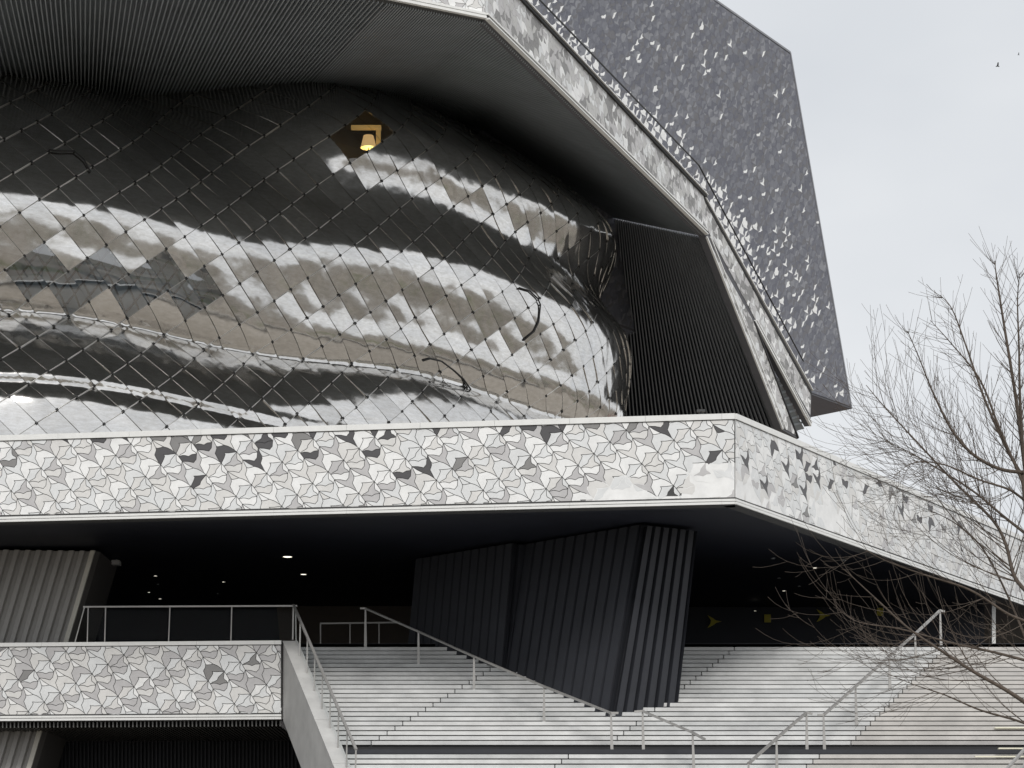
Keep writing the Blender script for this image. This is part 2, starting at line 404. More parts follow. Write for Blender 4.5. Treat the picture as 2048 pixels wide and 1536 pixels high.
WT = {'kite': (2,4,3,1), 'bird': (1,4,4,2), 'crown': (3,2,5,.5), 'chip': (6,2,1,0), 'swallow': (1,3,3,5), 'fin': (8,2,1,0), 'wing': (8,4,2,0)}
affF = affine(FF, (1062.0, 910.5), (31.8, -23.4), (62.7, 43.5))
LF = (COR-LF2).length
def plain(face, zones):
    PLAIN[id(face)] = [[face.uv(*q) for q in z_] for z_ in zones]
def plain_panels(face, plate):
    for z_ in PLAIN[id(face)]:
        c = (sum(q[0] for q in z_)/len(z_), sum(q[1] for q in z_)/len(z_)); p = z_ if area2(z_) > 0 else z_[::-1]
        reg = [(0.012, 0.21), (60, 0.21), (60, HB-0.152), (0.012, HB-0.152)]
        if face is FF: reg = [(q[0] if q[0] < 50 else LF-0.012, q[1]) for q in reg]
        p = clip([(q[0]+(q[0]-c[0])/max(0.2, abs(q[0]-c[0]))*0.42, q[1]+(q[1]-c[1])/max(0.2, abs(q[1]-c[1]))*0.42) for q in p], reg)
        if area2(p) < 0: p = p[::-1]
        v, f = slab(p, 0.010); meshobj('plain_panel', v, f, M_WHITE, plate)
plain(FF, [[(1385,958),(1468,958),(1468,1001),(1300,1001),(1330,986),(1380,985)], [(1205,986),(1240,978),(1262,985),(1270,1004),(1200,1005)]])
plain(FR, [[(1473,958),(1502,968),(1522,1019),(1473,998)], [(1622,1002),(1690,1022),(1712,1066),(1650,1064)], [(1535,1000),(1556,1008),(1570,1038),(1545,1028)]])
plF, _ = band(FF, LF, 'terrace_band', 'bird_tile', affF, chooser(FF, d_front, m_front, [], WT), 0.0085, 300)
trims(plF, LF, HB, 0, 0.21, 0.14); plain_panels(FF, plF)
plF['label'] = 'front parapet band of pale bird tiles with dark ones along the top'
z3 = lambda l: [(1300+x/2.738, 800+y/2.738) for x, y in l]
d_side = z3([(525,330),(680,260),(745,370),(805,300),(905,360),(860,370),(870,430),(915,440),(850,500),(615,465),(990,460),(1070,460),(1185,495),(1255,455),(1010,345),(1405,545),(1375,610),(1545,600),(1480,650),(1525,660),(1700,810),(1690,730)])
m_side = z3([(855,590),(600,440),(790,460),(1310,520),(1450,640),(1600,690)])
w_side = z3([(825,400),(885,560),(685,290),(1030,430),(1150,515),(1215,460),(530,210)])
WS = {'kite': (4,5,2,1), 'bird': (1,5,2,2.5), 'crown': (2,5,3,2.5), 'chip': (6,3,1,0), 'swallow': (2,5,3,1), 'fin': (6,2,2,.3), 'wing': (4,5,4,.7)}
affR = affine(FR, (1557.9, 903.3), (14.06, -11.7), (22.3, 59.8))
plR, _ = band(FR, 34.0, 'terrace_band', 'bird_tile', affR, chooser(FR, d_side, m_side, w_side, WS), 0.0075, 300)
trims(plR, 34.0, HB, 0, 0.21, 0.14); plain_panels(FR, plR)
plR['label'] = 'side parapet band of grey bird tiles running back from the corner'

# --- deck behind the parapet, black underside of the terrace
n_l = FF.n; n_r = FR.n
inn = COR - n_l*0.3 - n_r*0.3
mb = MB()
ring = [LF2 - n_l*0.36, COR + (dirl+dirr).normalized()*0.45, RG2 - n_r*0.36, Vector((26, 125, 0)), Vector((-40, 125, 0)), Vector((-40, 66, 0))]
n = len(ring)
mb.add([(q.x, q.y, Z_TOP-1.15) for q in ring] + [(q.x, q.y, Z_SOF+0.10) for q in ring], [tuple(range(n)), tuple(range(n, 2*n))[::-1]] + [(i, (i+1) % n, n+(i+1) % n, n+i) for i in range(n)])
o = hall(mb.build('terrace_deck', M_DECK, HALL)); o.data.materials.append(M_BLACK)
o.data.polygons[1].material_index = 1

# --- stairs
SH, SG = 0.16, 0.32
def step_i(y): return ((HY-y)*62 - F*4.6)/(F*SH - SG*(HY-y))
def nose(i): return (62+SG*i, EYE+4.6+SH*i)       # depth, height of nosing i
def on_step(x, y):                                # photo pixel of a foot standing on the stairs
    i = step_i(y); d = 62+SG*i; return Vector(((x-CX)*d/F, d, EYE+(HY-y)*d/F))
STAIR = empty('staircase', (4, 62, 0))
tag(STAIR, 'wide pale stone staircase climbing under the dark terrace overhang', 'staircase')
def stp(o): o.parent = STAIR; o.matrix_parent_inverse = Matrix.Translation((-4, -62, 0)); return o
def lerp_px(a, b, y):                              # x on a line through two photo pixels at height y
    return a[0] + (b[0]-a[0])*(y-a[1])/(b[1]-a[1])
rows = [('u', i, 62+SG*i, EYE+4.6+SH*i) for i in range(1, 23)] + [('l', -k, 61.15-SG*k, EYE+4.31-SH*k) for k in range(0, 9)]
FLT = W(565, 1283, 66.6); FLB = W(668, 1536, 59.4)
def flank_x(d): return FLT.x + (FLB.x-FLT.x)*(d-FLT.y)/(FLB.y-FLT.y) + 0.12
XR = 24.0
for fl, i, d, z in rows:
    y = HY-(z-EYE)*F/d
    if fl == 'u':
        xs = [lerp_px((976, 1338), (731, 1489), y), lerp_px((1474, 1290), (1215, 1487), y), lerp_px((1892, 1292), (1697, 1487), y)]
    else:
        xs = [lerp_px((1130, 1514), (1104, 1534), y), lerp_px((1631, 1515), (1605, 1536), y)]
    X = [flank_x(d)] + [(x-CX)*d/F for x in xs] + [XR]
    X = [X[0]] + [q for q in X[1:] if q > X[0]+0.4]
    for k in range(len(X)-1):
        b = MB(); j = rnd.uniform(-0.004, 0.004)
        last = k == len(X)-2
        b.box((X[k]+0.013, d+j, z-SH+0.054), (X[k+1]-0.013, d+SG+0.09, z))
        m = rnd.choice(M_STONE[3:] if last else M_STONE[:3])
        o = stp(b.build('step_block', m, STAIR))
        md = o.modifiers.new('bevel', 'BEVEL'); md.width = 0.006; md.segments = 1
mb = MB()                                          # body behind and under the blocks, near-black to paint the nosing shadow
top = nose(23)
for i in range(0, 24):
    d, z = nose(i); mb.box((flank_x(d)-0.05, d+0.06, z-SH-0.6), (XR, d+SG+0.1, z-SH+0.05+ (0.0 if i < 23 else 0.09)))
for k in range(0, 9):
    d = 61.15-SG*k; z = EYE+4.31-SH*k; mb.box((flank_x(d)-0.05, d+0.06, z-SH-0.8), (XR, d+SG+0.1, z-SH+0.05))
stp(mb.build('step_body', M_GAP, STAIR))
mb = MB(); mb.box((flank_x(61.2), 61.2, EYE+4.33), (XR, 62.06, EYE+4.45)); stp(mb.build('landing_slab', M_PLEAT, STAIR))
mb = MB(); d0 = 61.15-SG*9
mb.add([(-4, d0+0.1, EYE+4.31-SH*9), (XR, d0+0.1, EYE+4.31-SH*9), (XR, 50, 0.0), (-4, 50, 0.0), (-4, 62, 0), (XR, 62, 0)], [(0,3,2,1),(0,1,5,4),(0,4,3),(1,2,5),(2,3,4,5)])
stp(mb.build('stair_base', M_GAP, STAIR))
for (x0, x1, yy) in ((1990, 2120, 1455.5), (1997, 2120, 1496.5), (1950, 2120, 1513), (1942, 2120, 1524.5), (1935, 2120, 1535)):   # pale strips laid along some edges
    pa = on_step(x0, yy) if yy < 1494 else W(x0, yy, 60.9); pb = on_step(x1, yy) if yy < 1494 else W(x1, yy, 60.9)
    b = MB(); b.box((pa.x, pa.y-0.035, pa.z-0.018), (pb.x, pa.y+0.1, pa.z+0.014)); stp(b.build('nosing_strip', M_CREAM, STAIR))
# flank wall on the left
mb = MB()
du = (FLB-FLT); A = FLT - du*0.0; B = FLT + du*1.9
wv = Vector((1, 0, 0))
mb.hexa([A + Vector((-0.02,0,-2.2)), A + wv*0.42 + Vector((0,0,-2.2)), B + wv*0.42 + Vector((0,0,-2.2)), B + Vector((-0.02,0,-2.2))],
        [A, A + wv*0.40, B + wv*0.40, B])
stp(mb.build('flank_wall', M_FLANK, STAIR))
for a, b_ in ((0.012, 0.33), (0.335, 0.66), (0.665, 0.98), (0.985, 1.3)):
    p0, p1 = FLT + du*a, FLT + du*b_
    c = MB(); c.hexa([p0 + Vector((-0.01,0,0.002)), p0 + wv*0.43 + Vector((0,0,0.002)), p1 + wv*0.43 + Vector((0,0,0.002)), p1 + Vector((-0.01,0,0.002))],
                     [p0 + Vector((-0.01,0,0.06)), p0 + wv*0.43 + Vector((0,0,0.06)), p1 + wv*0.43 + Vector((0,0,0.06)), p1 + Vector((-0.01,0,0.06))])
    stp(c.build('flank_coping', M_FLANK, STAIR))

# --- upper floor and dark back wall under the terrace
ZF = top[1]
mb = MB(); mb.box((-30, top[0]+0.06, ZF-0.35), (20, 100, ZF-0.005)); hall(mb.build('hall_floor', M_PLEAT, HALL))
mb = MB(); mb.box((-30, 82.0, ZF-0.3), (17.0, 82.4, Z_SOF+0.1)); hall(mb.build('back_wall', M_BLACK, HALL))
mb = MB(); mb.box((16.9, 80.2, ZF-0.1), (17.03, 80.35, Z_SOF+0.1)); hall(mb.build('white_post', M_COPE, HALL))
bw = [W(552, 1196, 81.7), W(705, 1178, 81.7), W(822, 1196, 81.7), W(822, 1290, 81.7), W(560, 1290, 81.7)]  # panel coloured as the dim brown reflection in the back glass
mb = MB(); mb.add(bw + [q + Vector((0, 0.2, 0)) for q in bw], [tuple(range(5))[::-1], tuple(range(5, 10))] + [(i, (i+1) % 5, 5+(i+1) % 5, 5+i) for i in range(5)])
o = hall(mb.build('reflection_panel', mat('brown_reflection', (0.075, 0.058, 0.045), 0.6), HALL)); o['label'] = 'dim brown reflection painted as a panel deep under the terrace'

# --- pleated walls
def pleated(name, bot, top_, n, depth, m, label, edge=None, phase=0.0, flat=0.55):
    """n folded strips between a bottom and a top line; each strip one folded sheet with thickness"""
    part = bpy.data.objects.new(name, None)
    me = MB(); b0, b1 = Vector(bot[0]), Vector(bot[1]); t0, t1 = Vector(top_[0]), Vector(top_[1])
    nb = (b1-b0).cross(t0-b0).normalized()
    if nb.y > 0: nb = -nb
    back = nb*-(0.12)
    me.hexa([b0+back*3, b1+back*3, b1+back, b0+back], [t0+back*3, t1+back*3, t1+back, t0+back])
    part = hall(me.build(name, m, HALL)); part['label'] = label
    for k in range(n):
        prof = [(k+0.0, 0.0), (k+flat, 0.0), (k+flat+0.12, -1.0), (k+0.88, -1.0), (k+1.0, 0.0)]
        v = []; f = []
        for s_, w_ in prof:
            s_ = min(max(s_/n, 0), 1)
            pb = b0.lerp(b1, s_) + nb*(w_*depth + depth); pt = t0.lerp(t1, s_) + nb*(w_*depth + depth)
            v += [pb, pt, pb - nb*0.02, pt - nb*0.02]
        for q in range(len(prof)-1):
            a = q*4; c = a+4; f += [(a, c, c+1, a+1), (a+3, c+3, c+2, a+2), (a+1, c+1, c+3, a+3), (a+2, c+2, c, a)]
        o = meshobj('pleat', v, f, m, part); o.matrix_parent_inverse = Matrix.Translation((0, 0, 0))
    return part
def down(p, dz): return Vector((p.x, p.y, p.z-dz))
tipb = on_step(1228, 1424); tipt = WZ(1290, 1830-(Z_SOF-EYE)*F/64.3, Z_SOF)
lb = on_step(1008, 1328); lt = WZ(1040, 1830-(Z_SOF-EYE)*F/68.0, Z_SOF)
rb = on_step(1352, 1399); rt = WZ(1390, 1830-(Z_SOF-EYE)*F/65.2, Z_SOF)
ext = lambda b, t, k=0.04: b + (b-t)*k
pleated('pleated_pier_wall', (ext(lb, lt), ext(tipb, tipt)), (lt, tipt), 12, 0.17, M_PLEAT, 'long dark pleated face of the pier beside the handrail', flat=0.74)
pleated('pleated_pier_wall', (ext(tipb, tipt), ext(rb, rt)), (tipt, rt), 6, 0.14, M_PLEAT, 'short deeply folded end of the dark pier on the steps', flat=0.60)
s2b0, s2b1 = W(822, 1292, 70.4), on_step(1012, 1338); s2t0 = WZ(838, 1830-(Z_SOF-EYE)*F/70.4, Z_SOF); s2t1 = WZ(1034, 1830-(Z_SOF-EYE)*F/s2b1.y, Z_SOF)
pleated('pleated_rear_wall', (s2b0, s2b1), (s2t0, s2t1), 12, 0.13, M_PLEAT, 'dark pleated wall standing behind the pier', flat=0.75)
cd = 68.6
ct0, ct1 = W(-165, 1098, cd), W(183, 1103, cd); cb0, cb1 = W(-470, 2000, cd), W(-100, 2000, cd)
cb1 = ct1 + (W(130, 1283, cd)-ct1)*((2000-1103)/(1283-1103)); cb0 = ct0 + (cb1-ct1)
pleated('taupe_pier', (cb0, cb1), (ct0, ct1), 16, 0.13, M_BEIGE, 'leaning taupe pleated pier behind the balcony', flat=0.42)
e = MB(); q = Vector((0.11, -0.16, 0)); e.hexa([cb1+Vector((0.0,-0.2,0)), cb1+Vector((0.14,-0.2,0)), cb1+Vector((0.14,0.3,0)), cb1+Vector((0,0.3,0))], [ct1+Vector((0,-0.2,0)), ct1+Vector((0.14,-0.2,0)), ct1+Vector((0.14,0.3,0)), ct1+Vector((0,0.3,0))])
hall(e.build('pier_edge', mat('taupe_edge_lit', (0.55, 0.53, 0.47), 0.5), HALL))  # lighter taupe paints the light on this edge face
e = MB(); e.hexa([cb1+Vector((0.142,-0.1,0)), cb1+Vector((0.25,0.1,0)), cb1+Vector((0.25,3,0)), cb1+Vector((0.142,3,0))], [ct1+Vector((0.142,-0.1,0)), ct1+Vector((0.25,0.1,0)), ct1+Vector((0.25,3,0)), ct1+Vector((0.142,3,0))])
hall(e.build('pier_side', mat('taupe_side_shade', (0.09, 0.085, 0.08), 0.6), HALL))  # darker taupe paints the shade on the return side

# --- balcony with its band
BR = W(563, 1440, 66.4); BL = W(0, 1447, 67.0); dirb = (Vector((BL.x, BL.y, 0))-Vector((BR.x, BR.y, 0))).normalized(); BL2 = Vector((BR.x, BR.y, 0)) + dirb*14
FB = Face(BL2, BR, BR.z); hb = W(563, 1282, 66.4).z - BR.z
z4 = lambda l: [(x/2.926, 1050+y/2.926) for x, y in l]
affB = affine(FB, (300.5, 1354.65), (32.0, -18.9), (52.2, 45.1))
WB = {'kite': (2,5,3,2), 'bird': (0,2,4,4), 'crown': (0,0,2,7), 'chip': (2,3,3,0), 'swallow': (0,2,6,4), 'fin': (9,1,1,0), 'wing': (0,3,5,4)}
plB, _ = band(FB, 14.0, 'balcony_band', 'bird_tile', affB, chooser(FB, [], z4([(150,880),(1240,850),(1290,905),(1480,790)]), [], WB), 0.009, 300, trim=0.20, cap=0.10, h=hb)
trims(plB, 14.0, hb, 0, 0.2, 0.10, 2.3)
plB['label'] = 'lower balcony band of pale bird tiles beside the stairs'
mb = MB(); bn = FB.n
c0, c1 = BL2 - bn*0.36, Vector((BR.x, BR.y, 0)) - bn*0.36
mb.add([(c0.x, c0.y, BR.z+0.1), (c1.x, c1.y, BR.z+0.1), (c1.x+0.2, c1.y+9, BR.z+0.1), (c0.x, c0.y+9, BR.z+0.1), (c0.x, c0.y, BR.z+hb-0.2), (c1.x, c1.y, BR.z+hb-0.2), (c1.x+0.2, c1.y+9, BR.z+hb-0.2), (c0.x, c0.y+9, BR.z+hb-0.2)],
       [(3,2,1,0),(4,5,6,7),(0,1,5,4),(1,2,6,5),(2,3,7,6),(3,0,4,7)])
hall(mb.build('balcony_slab', M_PLEAT, HALL))
mb = MB()
for k in range(110):
    p = Vector((BR.x, BR.y, 0)) + dirb*(0.06+k*0.118) - bn*0.12
    mb.box((p.x-0.018, p.y, BR.z-0.17), (p.x+0.018, p.y+5.6, BR.z+0.1))
o = stuff(hall(mb.build('balcony_fins', mat('balcony_fin', (0.13, 0.127, 0.12), 0.4, 0.2), HALL)))
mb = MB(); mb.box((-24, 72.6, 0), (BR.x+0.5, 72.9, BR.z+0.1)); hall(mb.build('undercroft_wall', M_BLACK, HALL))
mb = MB()
for k in range(150): mb.box((BR.x+0.3-k*0.12, 72.45, 0), (BR.x+0.35-k*0.12, 72.6, BR.z+0.1))
stuff(hall(mb.build('undercroft_fins', M_PLEAT, HALL)))

# --- canopy ring: bird-tile band, finned charcoal soffit
ZC = 29.5
C1, C2, C3 = WZ(770, 0, ZC), WZ(970, 40, ZC), WZ(1410, 470, ZC)
C0 = C2 + (C1-C2).normalized()*22
C4 = W(1562, 858, 101.0); dF2 = Vector((C4.x-C3.x, C4.y-C3.y, 0))
FC0 = Face(C0, C2, ZC); FC1 = Face(C2, C3, ZC); FC2 = Face(C3, C4, ZC)
# pattern metric of the side band, reused at other scales
def metric(k, o=(0.3, 0.2)): return (o, (affR[1][0]*k, affR[1][1]*k), (affR[2][0]*k, affR[2][1]*k))
def hplate(name, face, poly, m, thick, label=None):
    pl = plate_obj(name, face, poly, m, None, thick); pl.parent = HALL; pl.matrix_local = Matrix.Translation((0,-60,0)) @ face.m
    if label: pl['label'] = label
    return pl
def vnoise(u, v):
    return math.sin(u*1.9+math.sin(v*2.3)*1.3)*0.5 + math.sin(v*3.1+u*0.7)*0.5
def canopy_rest(kind, c):
    q = vnoise(c[0]*1.3, c[1]*1.5) + rnd.uniform(-1.1, 1.1)
    if rnd.random() < 0.09: return M_WHITE
    return M_MID2 if q < -0.5 else (M_MID if q < 0.25 else (mat('tile_greige', (0.52, 0.515, 0.50), 0.45) if q < 0.8 else M_LIGHT))
bandch = lambda kind, poly, c: canopy_rest(kind, c)
L0 = (C2-C0).length; L1 = (C3-C2).length
p0 = hplate('canopy_band', FC0, [(0,0),(L0,0),(L0,2.6),(0,2.6)], M_JOINT, 0.3, 'front of the canopy band overhead')
lay_tiles('bird_tile', FC0, p0, [(0.01,0.2),(L0-0.01,0.2),(L0-0.01,2.58),(0.01,2.58)], (( 0.2,0.1),affF[1],affF[2]), chooser(FC0, [], [], [], WT), 0.006, 0.02, 60)
u2 = FC1.uv(1045, 0); u3 = FC1.uv(1400, 380)
k1 = (u3[1]-u2[1])/(u3[0]-u2[0]); up0 = u2[1]-k1*u2[0]; up1 = up0 + k1*L1
p1 = hplate('canopy_band', FC1, [(0,0),(L1,0),(L1,up1),(0,up0)], M_JOINTS, 0.3, 'canopy band of mixed grey and white bird tiles above the soffit')
lay_tiles('bird_tile', FC1, p1, [(0.01,0.26),(L1-0.01,0.26),(L1-0.01,up1-0.12),(0.01,up0-0.12)], metric(0.95), bandch, 0.004, 0.02, 300)
f2 = lambda l: [FC2.uv(*q) for q in l]
up_poly = f2([(1410,470),(1508,641),(1621,852),(1623,782),(1402,381)])
lo_poly = f2([(1410,470),(1562,858),(1596,878),(1508,641)])
p2 = hplate('canopy_band', FC2, up_poly, M_JOINTS, 0.3, 'upper fork of the canopy band hanging free at its end')
p3 = hplate('canopy_band', FC2, lo_poly, M_JOINTS, 0.3, 'lower fork of the canopy band running down to the terrace')
def shrink(p, g):
    if area2(p) < 0: p = p[::-1]
    return inset(p, g)
lay_tiles('bird_tile', FC2, p2, shrink(up_poly, 0.12), metric(0.95), bandch, 0.004, 0.02, 250)
lay_tiles('bird_tile', FC2, p3, shrink(lo_poly, 0.10), metric(0.95), bandch, 0.004, 0.02, 200)
# trims along the lower edge, cap along the upper edge
def edge_bars(face, a, b, offs, m, name, w=0.06):
    for o_, hgt, wd in offs:
        p = face.w(a[0], a[1]+o_, wd/2); q = face.w(b[0], b[1]+o_, wd/2)
        c = MB(); c.bar(p, q, wd+0.1, hgt); hall(c.build(name, m, HALL))
edge_bars(FC0, (0,0), (L0,0), ((0.05,0.08,0.08),(0.16,0.07,0.06)), M_COPE, 'trim_strip')
edge_bars(FC1, (0,0), (L1,0), ((0.03,0.05,0.10),(0.18,0.055,0.07)), M_COPE, 'trim_strip'); edge_bars(FC1, (0,0), (L1,0), ((0.105,0.085,0.03),), M_GAP, 'trim_groove')
edge_bars(FC1, (0,up0), (L1,up1), ((0.015,0.035,0.10),), M_COPE, 'band_cap'); edge_bars(FC1, (0,up0), (L1,up1), ((-0.07,0.10,0.05),), M_GAP, 'band_groove')
def inner_bars(face, pts, g, hgt, wd, m, name):
    for a, b in zip(pts[:-1], pts[1:]):
        p = face.w(*a, g); q = face.w(*b, g); c = MB(); c.bar(p, q, wd, hgt, face.n); hall(c.build(name, m, HALL))
inner_bars(FC2, f2([(1412,474),(1564,858)]), 0.03, 0.08, 0.08, M_COPE, 'trim_strip'); inner_bars(FC2, f2([(1420,474),(1571,858)]), 0.02, 0.06, 0.06, M_COPE, 'trim_strip')
inner_bars(FC2, f2([(1400.5,381),(1623,781)]), 0.03, 0.14, 0.045, M_COPE, 'band_cap'); inner_bars(FC2, f2([(1402,388),(1621.5,787)]), 0.01, 0.08, 0.12, M_GAP, 'band_groove')
inner_bars(FC2, f2([(1508,642),(1620,851)]), 0.03, 0.10, 0.09, M_COPE, 'trim_strip'); inner_bars(FC2, f2([(1512,640),(1622,846)]), 0.02, 0.08, 0.05, M_COPE, 'trim_strip')
inner_bars(FC2, f2([(1507,643),(1595,876)]), 0.02, 0.10, 0.08, M_GAP, 'band_groove')
# fin-lined hollow between the two forks
forkb = [FC2.dep(1506,636), FC2.dep(1622,856), FC2.dep(1594,874)]
dv = FC2.n*-1.0
mb = MB(); a, b, c = forkb
mb.add([a+dv*0.35, b+dv*0.32, c+dv*1.8, a+dv*0.9, b+dv*0.9, c+dv*2.2], [(0,1,2),(5,4,3),(0,3,4,1),(1,4,5,2),(2,5,3,0)])
o = hall(mb.build('fork_soffit', M_CHAR, HALL))
for k in range(1, 17):
    t = k/17; q = MB(); pA = a.lerp(b, t)+dv*0.28; pB = a.lerp(c, t)+dv*(0.3+1.4*t); q.bar(pA, pB, 0.05, 0.10); hall(q.build('soffit_fin', M_CHARFIN, HALL))
# soffit between the ring's lower edge and the shell
OUT = [C0, C0.lerp(C2, 0.3), C0.lerp(C2, 0.6), C0.lerp(C2, 0.85), C2, C2.lerp(C3, 0.25), C2.lerp(C3, 0.5), C2.lerp(C3, 0.78), C3]
INN = [W(-330,165,80), W(60,172,80), W(330,180,82), W(600,187,86), W(800,192,89), W(950,230,92), W(1060,300,95), W(1140,375,100), W(1190,425,105)]
def along(pl, t):
    ls = [(pl[i+1]-pl[i]).length for i in range(len(pl)-1)]
    i = min(int(t), len(pl)-2); return pl[i].lerp(pl[i+1], t-i)
mb = MB(); nn = len(OUT)
ox = [q + (r-q).normalized()*0.02 for q, r in zip(OUT, INN)]; ix = [r + (r-q).normalized()*9 for q, r in zip(OUT, INN)]
mb.add([q + Vector((0,0,0.12)) for q in ox] + [q + Vector((0,0,0.12)) for q in ix] + [q + Vector((0,0,0.6)) for q in ox] + [q + Vector((0,0,0.6)) for q in ix],
       [f for i in range(nn-1) for f in ((i, i+1, nn+i+1, nn+i), (2*nn+i, 3*nn+i, 3*nn+i+1, 2*nn+i+1), (i, 2*nn+i, 2*nn+i+1, i+1), (nn+i, nn+i+1, 3*nn+i+1, 3*nn+i))])
hall(mb.build('canopy_soffit', M_CHAR, HALL))['label'] = 'charcoal finned underside of the canopy'
mb = MB(); NF = 300
for k in range(NF):
    t = (k+0.5)/NF*(nn-1); p = along(OUT, t); q = along(INN, t); dr = (q-p).normalized()
    mb.bar(p+dr*0.16, q+dr*4, 0.035, 0.16)
stuff(hall(mb.build('soffit_fins', M_CHARFIN, HALL)))
# finned wall under the descending part of the ring
D0, D1, D2, D3 = C3 + Vector((0,0.3,0)), C4 + Vector((0,0.3,0)), W(1190,425,105), W(1190,860,108)
mb = MB(); bk = Vector((0, 0.34, 0)); NW = 24
A_s = [D2.lerp(D0, k/NW)+bk for k in range(NW+1)]; B_s = [D3.lerp(D1, k/NW)+bk for k in range(NW+1)]
MID = [[A_s[k].lerp(B_s[k], q/10) for q in range(11)] for k in range(NW+1)]
mb.add([p for r_ in MID for p in r_], [(k*11+q, (k+1)*11+q, (k+1)*11+q+1, k*11+q+1) for k in range(NW) for q in range(10)])
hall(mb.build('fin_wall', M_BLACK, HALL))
for k in range(46):
    t = (k+0.5)/46; a = D2.lerp(D0, t); b = D3.lerp(D1, t); q = MB(); q.bar(a+Vector((0,0.1,-0.02)), b+Vector((0,0.1,0)), 0.05, 0.24, Vector((0,1,0))); hall(q.build('soffit_fin', M_FINC, HALL))
# back wall closing the view between shell and canopy
mb = MB(); mb.box((-40, 112, 14), (5.0, 112.5, 30)); hall(mb.build('rear_wall', M_CHAR, HALL))
# dark tiled corner piece at the far left under the soffit
FT = Face(W(-300,200,77.0), W(150,200,79.5), W(0,255,77).z)
tri = [FT.uv(-250,150), FT.uv(-250,380), FT.uv(145,178), FT.uv(130,168)]
pt = hplate('canopy_return', FT, tri, M_PLEAT, 0.2, 'dark sloping edge piece below the soffit')
for (x, y) in ((17,195),(53,222),(30,168)):
    q = FT.uv(x, y); pl = [(q[0]-0.14, q[1]-0.08), (q[0]+0.10, q[1]-0.10), (q[0]+0.04, q[1]+0.0), (q[0]+0.02, q[1]+0.16), (q[0]-0.03, q[1]+0.0)]
    if area2(pl) < 0: pl = pl[::-1]
    v, f = slab(pl, 0.02); meshobj('bird_tile', v, f, M_MID, pt)

# --- guardrail on the canopy ring
GR = tag(empty('canopy_guardrail', C2 + Vector((0, 0, 3))), 'thin steel guardrail following the top of the canopy band', 'railing')
def child_of(root, o): o.parent = root; o.matrix_parent_inverse = Matrix.Translation(root.location).inverted(); return o
rp = [FC1.dep(1058, -28) - FC1.n*0.08, FC1.dep(1401, 329) - FC1.n*0.08, FC2.dep(1610, 722) - FC2.n*0.08]
mb = MB(); mb.tube(rp, 0.034); child_of(GR, mb.build('top_rail', M_GUARD, GR))
for seg, nps, face in ((0, 11, FC1), (1, 7, FC2)):
    for k in range(nps):
        a = rp[seg].lerp(rp[seg+1], (k+0.4)/nps); mb = MB()
        mb.bar(a - Vector((0,0,1.15)), a, 0.05, 0.03); child_of(GR, mb.build('post', M_RAIL, GR))

# --- wing wall with flying birds
FW = Face((15.41-0.611*30, 116.8-0.792*30), (17.88, 120.0), W(1703, 818, 120).z)
wq = [FW.uv(960, -330), FW.uv(1580, 105), FW.uv(1703, 818), (FW.uv(960, -330)[0], 0.0)]
wall = hplate('wing_wall', FW, wq, M_JOINTS, 0.05, 'tall slate grey wing wall scattered with white bird tiles')
wm_ = metric(0.76); wmet = (wm_[0], (wm_[1][0], wm_[1][1]+0.55*wm_[1][0]), (wm_[2][0], wm_[2][1]+0.55*wm_[2][0]))
edge = [FW.uv(1045,0), FW.uv(1400,380), FW.uv(1625,775)]
def wing_choose(kind, poly, c):
    x, y = P(FW.w(*c))
    ye = lerp_px((1045,0),(1400,380), y) if y < 380 else lerp_px((1400,380),(1625,775), y)
    dist = (x-ye)
    pr = 0.0
    if kind in ('swallow', 'kite', 'bird', 'crown'):
        pr = 0.62*math.exp(-max(dist, -40)/45.0) + 0.036*math.exp(-max(dist-60, 0)/140.0)
        if 420 < y < 640: pr *= 1.6
        pr *= (0.4 + 1.3*max(0.0, 0.5+0.6*vnoise(c[0]*0.5+3, c[1]*0.45)))
        if 1335 < x < 1500 and 20 < y < 145: pr += 0.075
        if 1120 < x < 1340 and 80 < y < 140: pr += 0.10
        if y > 660: pr *= 0.25
        pr *= 0.72
    if dist > -60 and rnd.random() < pr: return (M_WHITE, True)
    q = rnd.random()
    return (rnd.choices(M_SLATE, (3, 4, 3.5, 2, 3))[0], False)
lay_tiles('bird_tile', FW, wall, shrink(wq, 0.1), wmet, wing_choose, 0.003, 0.03, 300)
TL, TR, BRq, BLq = [FW.w(*q) for q in wq]; Bk = Vector((16.1, 121.9, BRq.z)); bdir = (Bk-BRq).normalized()
mb = MB(); n4 = [TL-FW.n*0.06, TR-FW.n*0.06, BRq-FW.n*0.06, BLq-FW.n*0.06]
mb.add(n4 + [TL+bdir*3 - FW.n*6, TR+bdir*6, BRq+bdir*6, BLq-FW.n*6], [(0,3,2,1),(4,5,6,7),(0,1,5,4),(1,2,6,5),(2,3,7,6),(3,0,4,7)])
hall(mb.build('wing_body', M_SLATE[0], HALL))
inner_bars(FW, [FW.uv(1000, -300.0), wq[1]], 0.0, 0.08, 0.10, M_SLATE[3], 'wing_edge'); inner_bars(FW, [wq[1], wq[2]], 0.0, 0.08, 0.10, M_SLATE[3], 'wing_edge')

